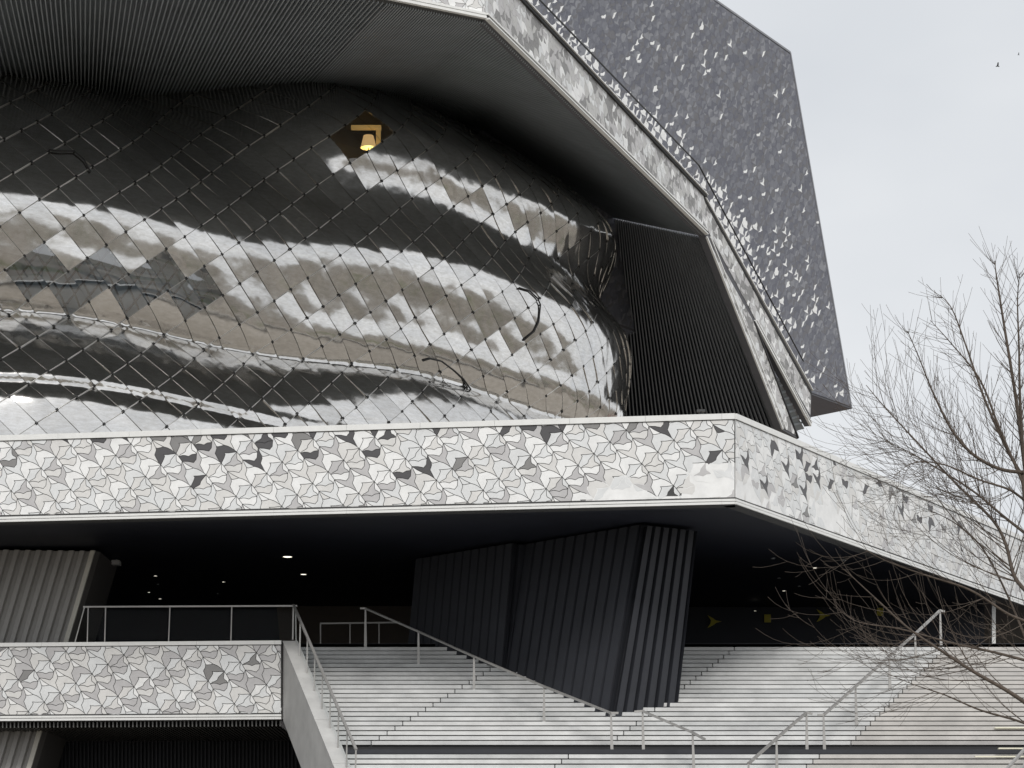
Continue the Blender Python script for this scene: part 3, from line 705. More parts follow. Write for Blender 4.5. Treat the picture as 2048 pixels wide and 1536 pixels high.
# ------------------------------------------------------------------ polished steel shell
PLAN = [(-30.5,70.6),(-24,72.0),(-16.6,74),(-12,76.2),(-7.5,79.6),(-2.4,84),(1.6,88.4),(3.9,92.6),(4.7,96),(4.4,100),(2.2,106),(-2,111)]
def catmull(pts, n=40):
    res = []
    for i in range(1, len(pts)-2):
        p0, p1, p2, p3 = [np.array(q, float) for q in pts[i-1:i+3]]
        for k in range(n):
            t = k/n; res.append(0.5*((2*p1)+(-p0+p2)*t+(2*p0-5*p1+4*p2-p3)*t*t+(-p0+3*p1-3*p2+p3)*t**3))
    res.append(np.array(pts[-2], float)); return np.array(res)
CUR = catmull(PLAN); SL = np.concatenate([[0], np.cumsum(np.linalg.norm(np.diff(CUR, axis=0), axis=1))]); SMAX = SL[-1]
TAN = np.gradient(CUR, SL, axis=0); TAN /= np.linalg.norm(TAN, axis=1)[:, None]
ZG = np.arange(10, 36.01, 0.02)
def integ(tab):
    z = [a for a, b in tab][::-1]; th = [b for a, b in tab][::-1]
    th = np.interp(ZG, z, th); k = np.ones(3)/3; th = np.convolve(np.pad(th, 1, 'edge'), k, 'valid')
    o = -np.cumsum(np.tan(np.radians(th)))*0.02; return o - np.interp(24.7, ZG, o)
TABL = [(36,62),(30,55),(27.3,38),(25.7,22),(25.2,12),(24.95,5),(24.65,-5),(24.3,-11),(23.7,-15),(23.35,-9),(23.1,-12),(22.6,-18),(22.0,-28),(21.55,-46),(21.45,-46),(21.41,44),(20.5,38),(19.5,32),(18.92,27),(18.86,-20),(18.72,-26),(18.68,38),(18.35,30),(18.15,20),(18.0,8),(17.5,2),(16,-6),(14,-10),(10,-10)]
TABR = [(36,60),(32,55),(30.3,40),(29.8,16),(29.5,3),(29.2,-9),(28.6,-17),(28.1,-11),(27.75,-3),(27.45,10),(27.0,22),(26.2,24),(25.75,16),(25.5,7),(25.2,-3),(24.9,-11),(24.2,-18),(23.6,-14),(23.05,-12),(22.88,-5),(22.66,-5),(22.45,-12),(21.8,-34),(21.5,-20),(21.35,40),(20.95,30),(20.6,25),(20.2,22),(19.8,18),(19.5,8),(19.3,-14),(19.1,24),(18.6,14),(17.5,0),(16,-6),(10,-10)]
OL, OR = integ(TABL), integ(TABR)
def s_of_x(px):
    xs = CX + CUR[:, 0]*F/CUR[:, 1]; return float(SL[np.argmin(np.abs(xs[:int(len(xs)*0.75)]-px))])
S_A, S_B = s_of_x(380), s_of_x(760); S_C, S_D = s_of_x(960), s_of_x(1190)
def shell(s, z, off=0.0):
    x = np.interp(s, SL, CUR[:, 0]); y = np.interp(s, SL, CUR[:, 1]); tx = np.interp(s, SL, TAN[:, 0]); ty = np.interp(s, SL, TAN[:, 1])
    l = math.hypot(tx, ty); nx, ny = ty/l, -tx/l
    t = min(max((s-S_A)/(S_B-S_A), 0), 1); t = t*t*(3-2*t)
    sag = 0.35*math.sin(s*0.42+0.7)*0.5
    o = np.interp(z+sag, ZG, OL)*(1-t) + np.interp(z+sag, ZG, OR)*t + off
    t2 = min(max((s-S_C)/(S_D-S_C), 0), 1); t2 = t2*t2*(3-2*t2)
    o += t2*(0.5*math.exp(-((z-23.2)/2.3)**2) - 0.45*math.exp(-((z-27.6)/1.4)**2))
    return Vector((x+nx*o, y+ny*o, z))
def snorm(s, z):
    a = shell(s+0.05, z)-shell(s-0.05, z); b = shell(s, z+0.05)-shell(s, z-0.05); return a.cross(b).normalized()
E1 = (0.63, 0.49); E2 = (0.83, -0.82)
HOLES = []                                          # photo windows cut through the cladding (lamp room, glazed strip)
def in_glass(x, y): return 672 < x < 780 and 236 < y < 322
def in_strip(x, y): return 30 < x < 430 and 505+0.05*x < y < 578+0.10*x
_gc = {}
def is_glass(s, z):                                 # does this spot belong to a glazed panel?
    ds, dz = s-2.0, z-24.0; det = E1[0]*E2[1]-E1[1]*E2[0]
    i = math.floor((ds*E2[1]-dz*E2[0])/det); j = math.floor((E1[0]*dz-E1[1]*ds)/det)
    if (i, j) not in _gc:
        sc_ = 2.0+(i+0.5)*E1[0]+(j+0.5)*E2[0]; zc_ = 24.0+(i+0.5)*E1[1]+(j+0.5)*E2[1]
        x, y = P(shell(sc_, zc_)); _gc[(i, j)] = sc_ < SMAX*0.7 and (in_glass(x, y) or in_strip(x, y))
    return _gc[(i, j)]
NS, NZ = 420, 280
ss = np.linspace(0.5, SMAX-0.5, NS); zs = np.linspace(14.0, 35.9, NZ)
V = []; Fc = []; px = []
for s in ss:
    for z in zs:
        p = shell(s, z, -0.006); V.append(p); px.append(P(p))
for i in range(NS-1):
    for j in range(NZ-1):
        a = i*NZ+j; x, y = px[a]
        if ss[i] < SMAX*0.7 and is_glass(ss[i]+(ss[1]-ss[0])/2, zs[j]+(zs[1]-zs[0])/2): continue
        Fc.append((a, a+NZ, a+NZ+1, a+1))
core = hall(meshobj('steel_shell', V, Fc, M_RIM, HALL, smooth=True)); core['label'] = 'bulging shell of overlapping polished steel panels'
DETE = E1[0]*E2[1]-E1[1]*E2[0]
NPAN = 9; panels = []
lim = [(i, j) for i in range(-60, 120) for j in range(-60, 120)]
for i, j in lim:
    s0 = 2.0 + i*E1[0] + j*E2[0]; z0 = 24.0 + i*E1[1] + j*E2[1]
    sc_, zc_ = s0+(E1[0]+E2[0])/2, z0+(E1[1]+E2[1])/2
    if not (1.2 < sc_ < SMAX-1.6 and 14.8 < zc_ < 35.0): continue
    c = shell(sc_, zc_); x, y = P(c); fac = snorm(sc_, zc_).dot((c-Vector((0,0,EYE))).normalized())
    vis = -60 < x < 1300 and 150 < y < 880 and fac < 0.15
    panels.append((not vis, c.y, i, j, s0, z0, x, y, fac))
panels.sort()
rs = random.Random(3); fv, ff = [], []; npan = 0
brk = MB(); bat = MB()
for hid, _, i, j, s0, z0, x, y, fac in panels:
    gl = is_glass(s0+(E1[0]+E2[0])/2, z0+(E1[1]+E2[1])/2)
    r2 = random.Random(i*131+j*17); am = r2.uniform(-0.012, 0.03); t1, t2 = r2.gauss(0, 0.016), r2.gauss(0, 0.018)
    tw = r2.gauss(0, 0.014); v = []; n_ = NPAN
    g0, g1 = 0.010, 0.990
    for a in range(n_+1):
        for b in range(n_+1):
            u = g0+(g1-g0)*a/n_; w = g0+(g1-g0)*b/n_
            s_ = s0+u*E1[0]+w*E2[0]; z_ = z0+u*E1[1]+w*E2[1]
            off = 0.030 + 0.026*w - 0.012*u + am*math.sin(math.pi*u)*math.sin(math.pi*w) + t1*(u-0.5)+t2*(w-0.5) + tw*(u-0.5)*(w-0.5)*2
            v.append(shell(s_, z_, max(off, 0.006)))
    f = [(a*(n_+1)+b, a*(n_+1)+b+1, (a+1)*(n_+1)+b+1, (a+1)*(n_+1)+b) for a in range(n_) for b in range(n_)]
    ring_ = [(a, 0) for a in range(n_+1)] + [(n_, b) for b in range(1, n_+1)] + [(a, n_) for a in range(n_-1, -1, -1)] + [(0, b) for b in range(n_-1, 0, -1)]
    nf0 = len(f); sk = len(v)
    top_i = len(v); v += [v[a*(n_+1)+b].copy() for a, b in ring_]
    for a, b in ring_:
        u = g0+(g1-g0)*a/n_; w = g0+(g1-g0)*b/n_; v.append(shell(s0+u*E1[0]+w*E2[0], z0+u*E1[1]+w*E2[1], 0.0))
    nr_ = len(ring_); f += [(top_i+k, top_i+(k+1) % nr_, top_i+nr_+(k+1) % nr_, top_i+nr_+k) for k in range(nr_)]
    if not hid: 
        c = shell(s0, z0, 0.05); nr = snorm(s0, z0)
        ta = (shell(s0+0.05, z0)-shell(s0-0.05, z0)).normalized(); tb = nr.cross(ta)
        for E_, wd, lift in (((E1, 0.010, 0.058),) if fac < -0.35 else ()):
            el = math.hypot(*E_); pe = (E_[1]/el*wd, -E_[0]/el*wd); K = 5; vv = []
            for k in range(K+1):
                t = 0.03+0.94*k/K; a_ = (s0+E_[0]*t, z0+E_[1]*t)
                vv += [shell(a_[0]-pe[0], a_[1]-pe[1], lift), shell(a_[0]+pe[0], a_[1]+pe[1], lift), shell(a_[0]+pe[0], a_[1]+pe[1], 0.0), shell(a_[0]-pe[0], a_[1]-pe[1], 0.0)]
            bat.add(vv, [q for k in range(K) for q in ((4*k, 4*k+1, 4*k+5, 4*k+4), (4*k+1, 4*k+2, 4*k+6, 4*k+5), (4*k+3, 4*k, 4*k+4, 4*k+7))])
        ta = (shell(s0+E1[0]*0.1, z0+E1[1]*0.1)-shell(s0-E1[0]*0.1, z0-E1[1]*0.1)).normalized(); tb = nr.cross(ta)
        h_ = 0.036; brk.hexa([c-ta*h_-tb*h_*1.2, c+ta*h_-tb*h_*1.2, c+ta*h_+tb*h_*1.2, c-ta*h_+tb*h_*1.2], [q+nr*0.03 for q in (c-ta*h_-tb*h_*1.2, c+ta*h_-tb*h_*1.2, c+ta*h_+tb*h_*1.2, c-ta*h_+tb*h_*1.2)])
    if npan < 330 and not hid:
        npan += 1
        meshobj('glass_panel' if gl else 'steel_panel', v, f, (M_GLASS if y < 400 else M_GLASS2) if gl else M_STEEL, core, smooth=True)
    else:
        b0 = len(fv); fv += v; ff += [tuple(q+b0 for q in w_) for w_ in f]
stuff(meshobj('steel_panel_field', fv, ff, M_STEEL, core, smooth=True))
stuff(bat.build('joint_battens', M_RIM, core, True))
stuff(brk.build('panel_brackets', M_BLACKBAR, core))
print('panels', len(panels), 'single', npan)

def shell_hit(px_, py_, extra=0.0):                 # photo pixel -> point on the shell
    best = None; r = Vector(((px_-CX)/F, 1, (HY-py_)/F))
    for s in np.linspace(1, SMAX*0.78, 260):
        for z in np.linspace(15, 33, 181):
            p = shell(s, z); x, y = P(p); e_ = (x-px_)**2+(y-py_)**2
            if best is None or e_ < best[0]: best = (e_, s, z)
    return best[1], best[2]
# lamp room behind the glass
ls, lz = shell_hit(737, 285); lp = shell(ls, lz); ld = lp.y+1.0
ROOM = mat('room_dark', (0.42, 0.40, 0.37), 0.7)
v = []; f = []
for k in range(25):
    for q in range(13):
        off = -2.4 if 1 < k < 23 and 1 < q < 11 else -0.02
        v.append(shell(ls-3.0+k*0.25, lz-2.6+q*0.42, off))
for k in range(24):
    for q in range(12): a = k*13+q; f.append((a, a+13, a+14, a+1))
hall(meshobj('lamp_room_wall', v, f, ROOM, HALL))
LIT = mat('lit_reveal', (0.75, 0.55, 0.22), 0.6, emit=(1.0, 0.62, 0.2), estr=0.22)  # faint emission stands in for light falling on the frame
mb = MB(); z1 = W(0, 250, ld).z; z0 = W(0, 257, ld).z
mb.box((W(702,0,ld).x, ld, z0), (W(762,0,ld).x, ld+0.2, z1)); mb.box((W(752,0,ld).x, ld+0.01, W(0,316,ld).z), (W(761,0,ld).x, ld+0.19, z0+0.01))
hall(mb.build('window_reveal', LIT, HALL))['label'] = 'warm lit reveal of the small window behind the lamp'
lb_ = W(737, 318, ld-0.3); LAMP = tag(empty('table_lamp', lb_), 'lit table lamp with cream shade glowing behind the steel shell', 'lamp')
def lathe(prof, n=20):
    m_ = MB(); 
    for r_, z_ in prof: m_.v += [Vector((r_*math.cos(2*math.pi*k/n), r_*math.sin(2*math.pi*k/n), z_)) for k in range(n)]
    for i in range(len(prof)-1):
        for k in range(n): m_.f.append((i*n+k, i*n+(k+1) % n, (i+1)*n+(k+1) % n, (i+1)*n+k))
    return m_
u = ld/F
lathe([(12*u,0.0),(12*u,2*u),(2*u,3*u),(1.2*u,6*u),(1.2*u,26*u),(0.01,26*u)]).build('stem', mat('lamp_brass', (0.5, 0.35, 0.1), 0.4, 0.8), LAMP, True)
lathe([(16*u,22*u),(10*u,46*u),(9.6*u,46*u),(15.5*u,22.2*u)]).build('lamp_shade', mat('lamp_shade', (0.85, 0.6, 0.3), 0.7, emit=(1.0, 0.62, 0.25), estr=0.55), LAMP, True)
lathe([(0.01,22.5*u),(15*u,22.5*u),(15*u,23*u),(0.01,23*u)]).build('glowing_diffuser', mat('lamp_glow', (0.95, 0.9, 0.4), 0.5, emit=(1.0, 0.85, 0.25), estr=1.6), LAMP)
bl = bpy.data.lights.new('lamp_bulb', 'POINT'); bl.energy = 3.0; bl.color = (1.0, 0.72, 0.35); bl.shadow_soft_size = 0.1
bo = link(bpy.data.objects.new('lamp_bulb', bl), LAMP); bo.location = (0, 0, 17*u)
# structure behind the glazed strip
GB = mat('strip_back', (0.50, 0.56, 0.60), 0.6); STRUT = mat('strip_strut', (0.05, 0.055, 0.06), 0.5)
v = []; f = []; sA, sB = s_of_x(0)-2.5, s_of_x(470)+2.5
for k in range(30):
    s = sA+(sB-sA)*k/29
    for z in np.linspace(19.6, 26.0, 12): v.append(shell(s, z, -0.75))
for k in range(29):
    for q in range(11): a = k*12+q; f.append((a, a+12, a+13, a+1))
hall(meshobj('strip_back_wall', v, f, GB, HALL, smooth=True))
for k in range(24):
    s = sA+0.2+(sB-sA)*k/24
    for sg in (-1, 1):
        pts = [shell(s+sg*(z-22.3)*0.75, z, -0.45-0.06*sg) for z in np.linspace(20.6, 24.8, 9)]
        q = MB(); q.tube(pts, 0.035, 6); hall(q.build('strip_strut', STRUT, HALL))
# bent black bars fixed to the shell
for pts, lab in (([(1035,575),(1057,583),(1070,597),(1076,612),(1073,640),(1064,664),(1047,680)], 'bent black bar curving over the bright bulge near the shell edge'),
                 ([(843,719),(858,715),(880,722),(905,737),(922,755),(940,781)], 'bent black bar lying low on the shell above the parapet'),
                 ([(98,304),(125,306),(146,308),(163,324),(182,343)], 'bent black bar high on the dark upper part of the shell')):
    P3 = []
    for a, b in pts:
        s, z = shell_hit(a, b); n_ = snorm(s, z); P3.append(shell(s, z)+n_*0.09)
    r_ = empty('bent_bar', P3[0]); tag(r_, lab, 'bar')
    q = MB(); q.tube(P3, 0.03, 8); child_of(r_, q.build('tube', M_BLACKBAR, r_, True))
    for pp in (P3[0], P3[len(P3)//2], P3[-1]):
        q = MB(); q.tube([pp, pp+Vector((0,0.3,0.02))], 0.03, 6); child_of(r_, q.build('bracket', M_BLACKBAR, r_))

# ------------------------------------------------------------------ handrails
def handrail(label, posts, ends, name='handrail'):
    """posts: (x top, y top, x base, y base) photo pixels, the base standing on the stairs"""
    tops = []; base = []
    for xt, yt, xb, yb in posts:
        if yb > 1494: b = W(xb, yb, 61.28 if yb < 1504 else 61.15-(yb-1509)/10*0.32)
        else: b = on_step(xb, yb)
        base.append(b); tops.append(Vector((b.x+(xt-xb)*b.y/F, b.y, EYE+(HY-yt)*b.y/F)))
    root = tag(empty(name, base[0]), label, 'handrail')
    path = list(tops)
    e0, e1 = ends
    if e0: path = [path[0]+Vector(e0)] + path
    if e1: path = path + [path[-1]+Vector(e1)]
    q = MB()
    for a, b in zip(path[:-1], path[1:]): q.bar(a, b + (b-a).normalized()*0.02, 0.075, 0.055)
    child_of(root, q.build('top_rail', M_RAIL, root))
    for b, t in zip(base, tops):
        q = MB(); w0, w1 = 0.085, 0.045
        q.hexa([b+Vector((-w0,-0.012,-0.1)), b+Vector((w0,-0.012,-0.1)), b+Vector((w0,0.012,-0.1)), b+Vector((-w0,0.012,-0.1))],
               [t+Vector((-w1,-0.012,0)), t+Vector((w1,-0.012,0)), t+Vector((w1,0.012,0)), t+Vector((-w1,0.012,0))]) if False else \
        q.hexa([b+Vector((-w0/2,-0.03,-0.1)), b+Vector((w0/2,-0.03,-0.1)), b+Vector((w0/2,0.03,-0.1)), b+Vector((-w0/2,0.03,-0.1))],
               [t+Vector((-w1/2,-0.02,0)), t+Vector((w1/2,-0.02,0)), t+Vector((w1/2,0.02,0)), t+Vector((-w1/2,0.02,0))])
        child_of(root, q.build('post', M_RAIL, root))
handrail('steel handrail running down the steps past the dark pleated pier', [(731,1217,731,1288),(837,1263,837,1326),(948,1313,948,1377),(1088,1373,1088,1442),(1222,1426,1224,1500)], ((-0.16,0,0),(0.18,0,0.0)))
handrail('short steel handrail descending from the landing at the foot of the pleated pier', [(1285,1422,1287,1500),(1385,1465,1388,1542)], ((-0.22,0,-0.02),(0.28,-0.35,-0.2)))
handrail('steel handrail descending below the landing beside the joint of the upper rail', [(1613,1425,1614,1500),(1553,1477,1554,1552),(1497,1527,1498,1605)], ((0.16,0,-0.04),None))
handrail('long steel handrail climbing to the terrace behind the bare branches', [(1647,1430,1649,1500),(1711,1373,1713,1443),(1778,1313,1780,1370),(1830,1268,1832,1327),(1880,1221,1882,1284)], ((-0.16,0,0.0),(0.12,0,-0.03)))
q1 = [W(2075,1470,60.5), W(2012,1540,59.3), W(1960,1600,58)]; root = tag(empty('handrail', q1[2]), 'pair of pale rails at the far side of the lower steps', 'handrail')
for off in (0.0, 0.32):
    q = MB(); pts = [p+Vector((off,-off,0)) for p in q1]
    for a, b in zip(pts[:-1], pts[1:]): q.bar(a, b, 0.08, 0.06)
    child_of(root, q.build('top_rail', M_RAIL, root))
q = MB(); q.bar(q1[2]-Vector((0,0,1.1)), q1[2], 0.05, 0.05, Vector((0,1,0))); child_of(root, q.build('post', M_RAIL, root))
# balcony guardrail and the rail running down the flank wall
BZ = BR.z+hb
bt = lambda x, y: FB.w(*FB.uv(x, y)) - FB.n*0.2
root = tag(empty('balcony_guardrail', bt(590, 1283)), 'thin steel guardrail with glass on the tiled balcony', 'railing')
q = MB(); q.bar(bt(163,1212), bt(592,1210), 0.06, 0.045); child_of(root, q.build('top_rail', M_RAIL, root))
for xt, xb in ((166,145),(173,171),(208,206),(337,334),(461,459),(589,590)):
    q = MB(); q.bar(bt(xb,1288), bt(xt,1211), 0.03, 0.03, Vector((0,1,0))); child_of(root, q.build('post', M_RAIL, root))
GL2 = glass_mat('rail_glass', (0.97, 0.98, 0.98), 0.003)
for x0, x1 in ((174,206),(210,334),(339,459),(463,587)):
    q = MB(); a, b = bt(x0,1278), bt(x1,1218); q.box((a.x, a.y, min(a.z,b.z)), (b.x, a.y+0.012, max(a.z,b.z))); child_of(root, q.build('glass_pane', GL2, root))
root = tag(empty('stair_guardrail', FLT), 'steel guardrail with thin posts running down the flank wall of the stairs', 'railing')
tp = []
for k in range(9):
    t = k*0.145; b = FLT + du*t + Vector((0.3, 0, 0.05)); tp.append(b+Vector((0.02,0,1.02)))
    q = MB(); q.bar(b, b+Vector((0.02,0,1.02)), 0.04, 0.035, Vector((0,1,0))); child_of(root, q.build('post', M_RAIL, root))
q = MB()
for a, b in zip(tp[:-1], tp[1:]): q.bar(a, b+(b-a)*0.02, 0.07, 0.05)
child_of(root, q.build('top_rail', M_RAIL, root))
q = MB(); 
for a, b in zip(tp[:-1], tp[1:]):
    q.box((0,0,0),(0,0,0)) if False else q.hexa([a+Vector((-0.005,-0.03,-0.9)), a+Vector((0.005,-0.03,-0.9)), b+Vector((0.005,0.03,-0.9)), b+Vector((-0.005,0.03,-0.9))], [a+Vector((-0.005,-0.03,-0.08)), a+Vector((0.005,-0.03,-0.08)), b+Vector((0.005,0.03,-0.08)), b+Vector((-0.005,0.03,-0.08))])
child_of(root, q.build('glass_pane', GL2, root))
fa, fb_ = W(640,1247,74), W(800,1245,74)
root = tag(empty('floor_guardrail', W(640,1290,74)), 'low steel guardrail deep under the terrace at the head of the stairs', 'railing')
q = MB(); q.bar(fa, fb_, 0.06, 0.05); child_of(root, q.build('top_rail', M_RAIL, root))
for x in (641, 700, 758):
    p = W(x, 1247, 74); q = MB(); q.bar(Vector((p.x,p.y,ZF-0.01)), p, 0.035, 0.035, Vector((0,1,0))); child_of(root, q.build('post', M_RAIL, root))

# ------------------------------------------------------------------ lights and painted marks under the terrace
for x, y, r_, on in ((575,1113,0.13,1),(607,1148,0.09,1),(311,1151,0.05,1),(447,1163,0.045,1),(298,1184,0.045,1),(320,1197,0.05,1),(204,1181,0.04,1),(316,1168,0.035,0),(436,1187,0.035,0),(1546,1116,0.05,0),(1630,1135,0.06,1),(1688,1120,0.05,0),(1558,1156,0.04,0),(1568,1181,0.05,1),(1510,1221,0.04,1),(1598,1172,0.04,0)):
    p = WZ(x, y, Z_SOF+0.10); 
    if p.y > 81: p = W(x, y, 80.5); 
    on_sof = abs(p.z-Z_SOF-0.10) < 0.01
    z_ = (Z_SOF+0.10-p.z)
    d = tag(empty('downlight', p), ('large glowing' if r_ > 0.12 else 'oval glowing' if r_ > 0.08 else 'small glowing' if on else 'unlit') + ' downlight in the black underside ' + ('above the balcony rail' if x < 1000 else 'beyond the pleated pier'), 'ceiling light', 'downlights in the black terrace underside')
    q = lathe([(r_, -0.001+z_*0), (r_*1.25, -0.02), (r_*1.3, 0.0)]); q.build('ring', M_CHAR, d)
    q = MB(); n_ = 16; q.add([(r_*math.cos(2*math.pi*k/n_), r_*math.sin(2*math.pi*k/n_), -0.012) for k in range(n_)] + [(r_*math.cos(2*math.pi*k/n_), r_*math.sin(2*math.pi*k/n_), -0.004) for k in range(n_)], [tuple(range(n_))[::-1], tuple(range(n_, 2*n_))])
    q.build('lens', M_LAMPON if on else mat('lens_off', (0.3, 0.3, 0.3), 0.3), d)
p = WZ(233, 1118, Z_SOF+0.1); r_ = tag(empty('projector', p), 'grey projector hanging from the black underside above the balcony rail', 'projector')
q = MB(); q.box((-0.12,-0.2,-0.2),(0.12,0.15,-0.06)); q.build('housing', M_MID, r_); q = MB(); q.tube([(0,0,-0.06),(0,0,0.02)],0.02); q.build('bracket', M_CHAR, r_); q = lathe([(0.05,-0.21),(0.05,-0.2)]); q.build('lens', M_BLACKBAR, r_).rotation_euler = (R(90),0,0)
sw = [(-1,0.95),(-0.25,0.55),(0.3,0.15),(1.15,0.0),(0.35,-0.2),(0.0,-0.5),(-1.0,-1.0),(-0.55,-0.3),(-0.45,0.2)]
for (x, y, k, lab) in ((1428,1243,'b','yellow bird sign on the dark wall close to the pleated pier'),(1535,1237,'s','yellow square sign on the dark wall between the two bird signs'),(1646,1231,'b','yellow bird sign on the dark wall between the two square signs'),(1760,1224,'s','yellow square sign on the dark wall behind the branches')):
    p = W(x, y, 81.95); s_ = 13*81.95/F
    pl = [(a*s_, b*s_) for a, b in sw][::-1] if k == 'b' else [(-0.5*s_,-0.6*s_),(0.5*s_,-0.6*s_),(0.5*s_,0.6*s_),(-0.5*s_,0.6*s_)]
    if area2(pl) < 0: pl = pl[::-1]
    v, f = slab(pl, 0.03); o = meshobj('wall_sign', [(a, -c, b) for a, b, c in v], f, M_YELLOW); o.location = p; tag(o, lab, 'sign')
p = W(1402, 829, 61.8); r_ = tag(empty('terrace_light', p), 'small dark spotlight peeping over the terrace parapet near its corner', 'spotlight')
q = MB(); q.tube([(0,0,-0.3),(0,0,0.08)],0.02); q.build('stem', M_GUARD, r_); q = MB(); q.box((-0.11,-0.06,0.07),(0.11,0.06,0.13)); q.build('head', M_GUARD, r_)

# ------------------------------------------------------------------ tree
TD = 34.0
TREE = tag(empty('bare_tree', (8.0, TD, 0)), 'leafless tree with fine arching twigs in front of the terrace side', 'tree')
rt_ = random.Random(11)
trunk = MB(); crown = MB()
tr = [Vector((8.0,TD,-0.05)), Vector((8.02,TD,2)), W(2092,1480,TD), W(2088,1300,TD), W(2075,1120,TD), W(2052,950,TD)]
trunk.tube(tr, [0.17,0.15,0.14,0.125,0.11,0.085], 10)
def smooth_path(pts, n=6):
    c = catmull([pts[0]]+list(pts)+[pts[-1]], n); return [Vector(q) for q in c]
UPB = [0.035, 0.075]
def twig(mbx, p, d, L, r, lvl):
    n = max(4, int(L/0.16)); pts = [p]; dirs = []
    for k in range(n):
        d = (d + Vector((rt_.gauss(0,0.03), rt_.gauss(0,0.03), (UPB[0]+UPB[1]*k/n)+rt_.gauss(0,0.03)))).normalized()
        p = p + d*(L/n); pts.append(p); dirs.append(d)
    rad = [max(0.0022, r*(1-0.75*k/n)) for k in range(n+1)]
    mbx.tube(pts, rad, 5 if lvl < 2 else 4, cap=False)
    if lvl < 3:
        m = int(L*(2.6 if lvl < 2 else 1.8))
        for k in range(m):
            t = rt_.uniform(0.15, 0.95); i = min(int(t*n), n-1)
            side = dirs[i].cross(Vector((rt_.gauss(0,1), rt_.gauss(0,1), rt_.gauss(0,1)))).normalized()
            ang = rt_.uniform(0.45, 0.8); dd = (dirs[i]*math.cos(ang)+side*math.sin(ang)).normalized()
            twig(mbx, pts[i], dd, L*(1-t*0.5)*rt_.uniform(0.3, 0.6), rad[i]*0.6, lvl+1)
limbs = [  # photo pixels, depth offset at the tip
 ([(2052,955),(2032,800),(2008,650),(1994,560),(1989,522)], 0.4, 0.055),
 ([(2050,945),(2000,938),(1945,908),(1905,862),(1868,790),(1838,715),(1815,662)], -0.8, 0.05),
 ([(2070,1200),(2030,1155),(2012,1090),(1985,1040),(1910,965),(1830,880),(1770,815),(1732,770)], 0.6, 0.055),
 ([(2085,1430),(2020,1385),(1950,1345),(1880,1300),(1815,1255),(1748,1194),(1690,1140)], -0.6, 0.06),
 ([(2085,1330),(1990,1305),(1900,1285),(1800,1258),(1720,1245),(1680,1222)], 0.9, 0.04),
 ([(2068,1080),(2010,1035),(1950,985),(1880,940),(1810,900),(1765,880)], 0.9, 0.04),
 ([(2048,930),(2040,800),(2038,700),(2035,600),(2040,545)], -0.7, 0.045),
 ([(2050,960),(2015,900),(1970,800),(1935,700),(1905,620),(1880,590)], 0.5, 0.045),
 ([(2080,1250),(2020,1230),(1940,1180),(1850,1150),(1780,1125),(1730,1100)], -1.0, 0.04),
 ([(2085,1380),(2060,1300),(2010,1180),(1960,1090),(1900,1040),(1830,1010)], 1.1, 0.04),
 ([(2088,1460),(2030,1440),(1960,1420),(1890,1390),(1830,1370),(1770,1345)], 1.0, 0.035),
 ([(2060,1010),(2020,980),(1960,960),(1890,930),(1830,925),(1790,950)], -1.2, 0.035),
 ([(2056,990),(2000,860),(1960,760),(1905,690),(1860,640)], -0.3, 0.04),
 ([(2085,1290),(2100,1100),(2110,900),(2120,700)], -0.5, 0.05),
]
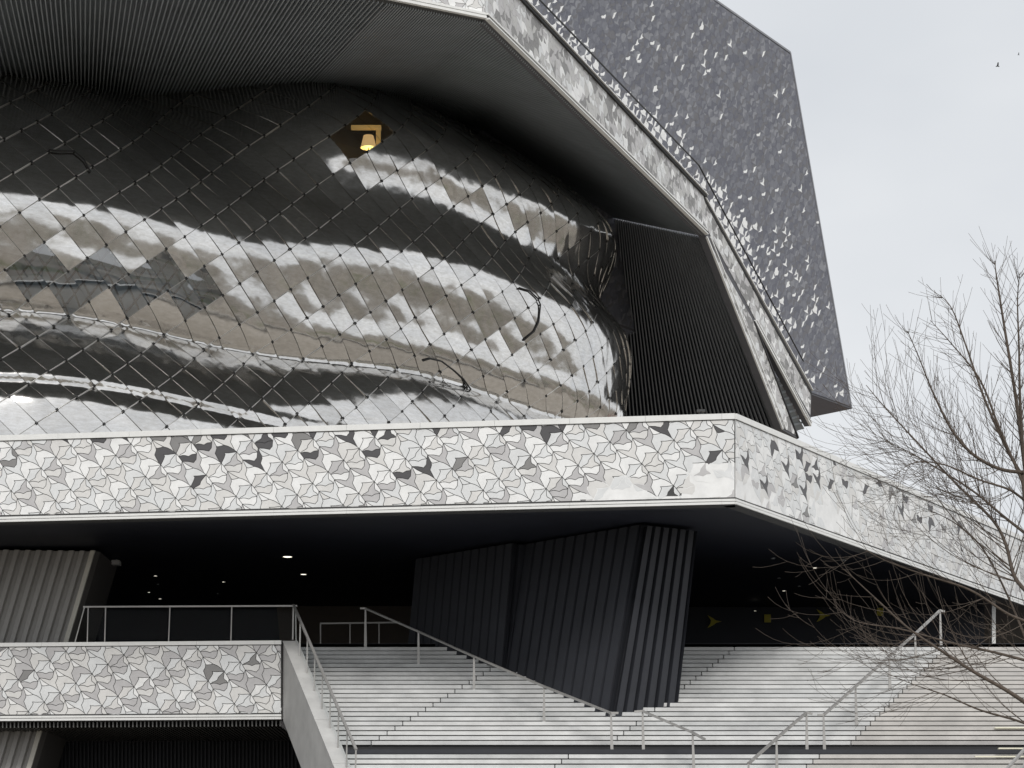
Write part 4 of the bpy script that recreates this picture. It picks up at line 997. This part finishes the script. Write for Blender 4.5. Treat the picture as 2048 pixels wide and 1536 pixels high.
for pix, dz, r0 in limbs:
    m = len(pix); pts = [W(x, y, TD+dz*(k/(m-1))) for k, (x, y) in enumerate(pix)]
    pp = smooth_path(pts, 6); n_ = len(pp); rad = [r0*0.60*(1-0.86*k/(n_-1)) for k in range(n_)]
    lb = MB(); lb.tube(pp, rad, 7, cap=False); child_of(TREE, lb.build('limb', M_BARK, TREE, True))
    L = sum((pp[k+1]-pp[k]).length for k in range(n_-1))
    for k in range(int(L*(15.0 if pix[-1][1] < 1000 else 5.5))):
        t = rt_.uniform(0.12, 1.0); i = min(int(t*(n_-1)), n_-2); d = (pp[i+1]-pp[i]).normalized()
        sd_ = d.cross(Vector((rt_.gauss(0,0.5), 1.0, rt_.gauss(0,0.5)))).normalized()*rt_.choice((-1,1)) + Vector((0, rt_.gauss(0,0.6), 0))
        ang = rt_.uniform(0.4, 0.8); dd = (d*math.cos(ang) + sd_.normalized()*math.sin(ang)).normalized()
        UPB[:] = [0.035, 0.075] if pix[-1][1] < 900 else [0.03, 0.17]
        kl = 0.36 if pix[-1][1] < 680 else 1.0
        if pix[-1][1] > 900: dd = (dd + Vector((-0.15, 0, -0.28))).normalized()
        twig(crown, pp[i], dd, kl*rt_.uniform(0.8, 2.8)*(1.05-0.45*t), max(0.0036, rad[i]*0.30), 1)
child_of(TREE, trunk.build('trunk', M_BARK, TREE, True)); child_of(TREE, crown.build('crown', M_BARK, TREE, True))

# ------------------------------------------------------------------ birds in the sky, far building
for x, y, d, s_, lab in ((1995,133,70,0.075,'larger dark bird gliding in the pale sky'), (2037,110,110,0.06,'smaller faint bird higher in the pale sky')):
    r_ = tag(empty('flying_bird', W(x, y, d)), lab, 'bird')
    q = MB(); q.tube([(-s_*0.7,0,0),(-s_*0.3,0,0.01),(s_*0.3,0,0.01),(s_*0.75,0,0.0)], [0.01,s_*0.2,s_*0.22,0.012], 8); q.build('body', M_BLACKBAR, r_, True)
    for sg in (-1, 1):
        q = MB(); w_ = [(-s_*0.25,0,0.02),(s_*0.35,0,0.02),(s_*0.5+sg*s_*0.2,sg*s_*1.0,0.10),(-s_*0.0+sg*s_*0.2,sg*s_*1.0,0.10),(sg*s_*0.4,sg*s_*1.9,0.05)]
        q.add(w_ + [(a,b,c-0.012) for a,b,c in w_], [(0,1,2,3),(3,2,4),(8,7,6,5),(9,7,8),(0,5,6,1),(1,6,7,2),(2,7,9,4),(4,9,8,3),(3,8,5,0)])
        q.build('wing', M_BLACKBAR, r_)
far = tag(empty('brick_building', (30, 170, 0)), 'distant red brick building glimpsed past the white post under the terrace', 'building')
BRK = mat('red_brick', (0.24, 0.12, 0.10), 0.85, var=0.2, scale=2)
q = MB(); q.box((-8,0,0),(22,12,22.5)); q.build('wall', BRK, far)
q = MB(); q.box((-8.4,-0.4,22.5),(22.4,12.4,23.1)); q.build('roof', M_MID, far)
for fx in range(10):
    for fz in range(6):
        x0 = -6.5+fx*2.9; z0 = 2+fz*3.4
        q = MB(); q.box((x0,-0.06,z0),(x0+1.5,0.1,z0+2.0)); w_ = q.build('window', M_COPE, far)
        q = MB(); q.box((x0+0.12,-0.09,z0+0.12),(x0+1.38,-0.062,z0+1.88)); q.build('pane', M_BLACK, w_)
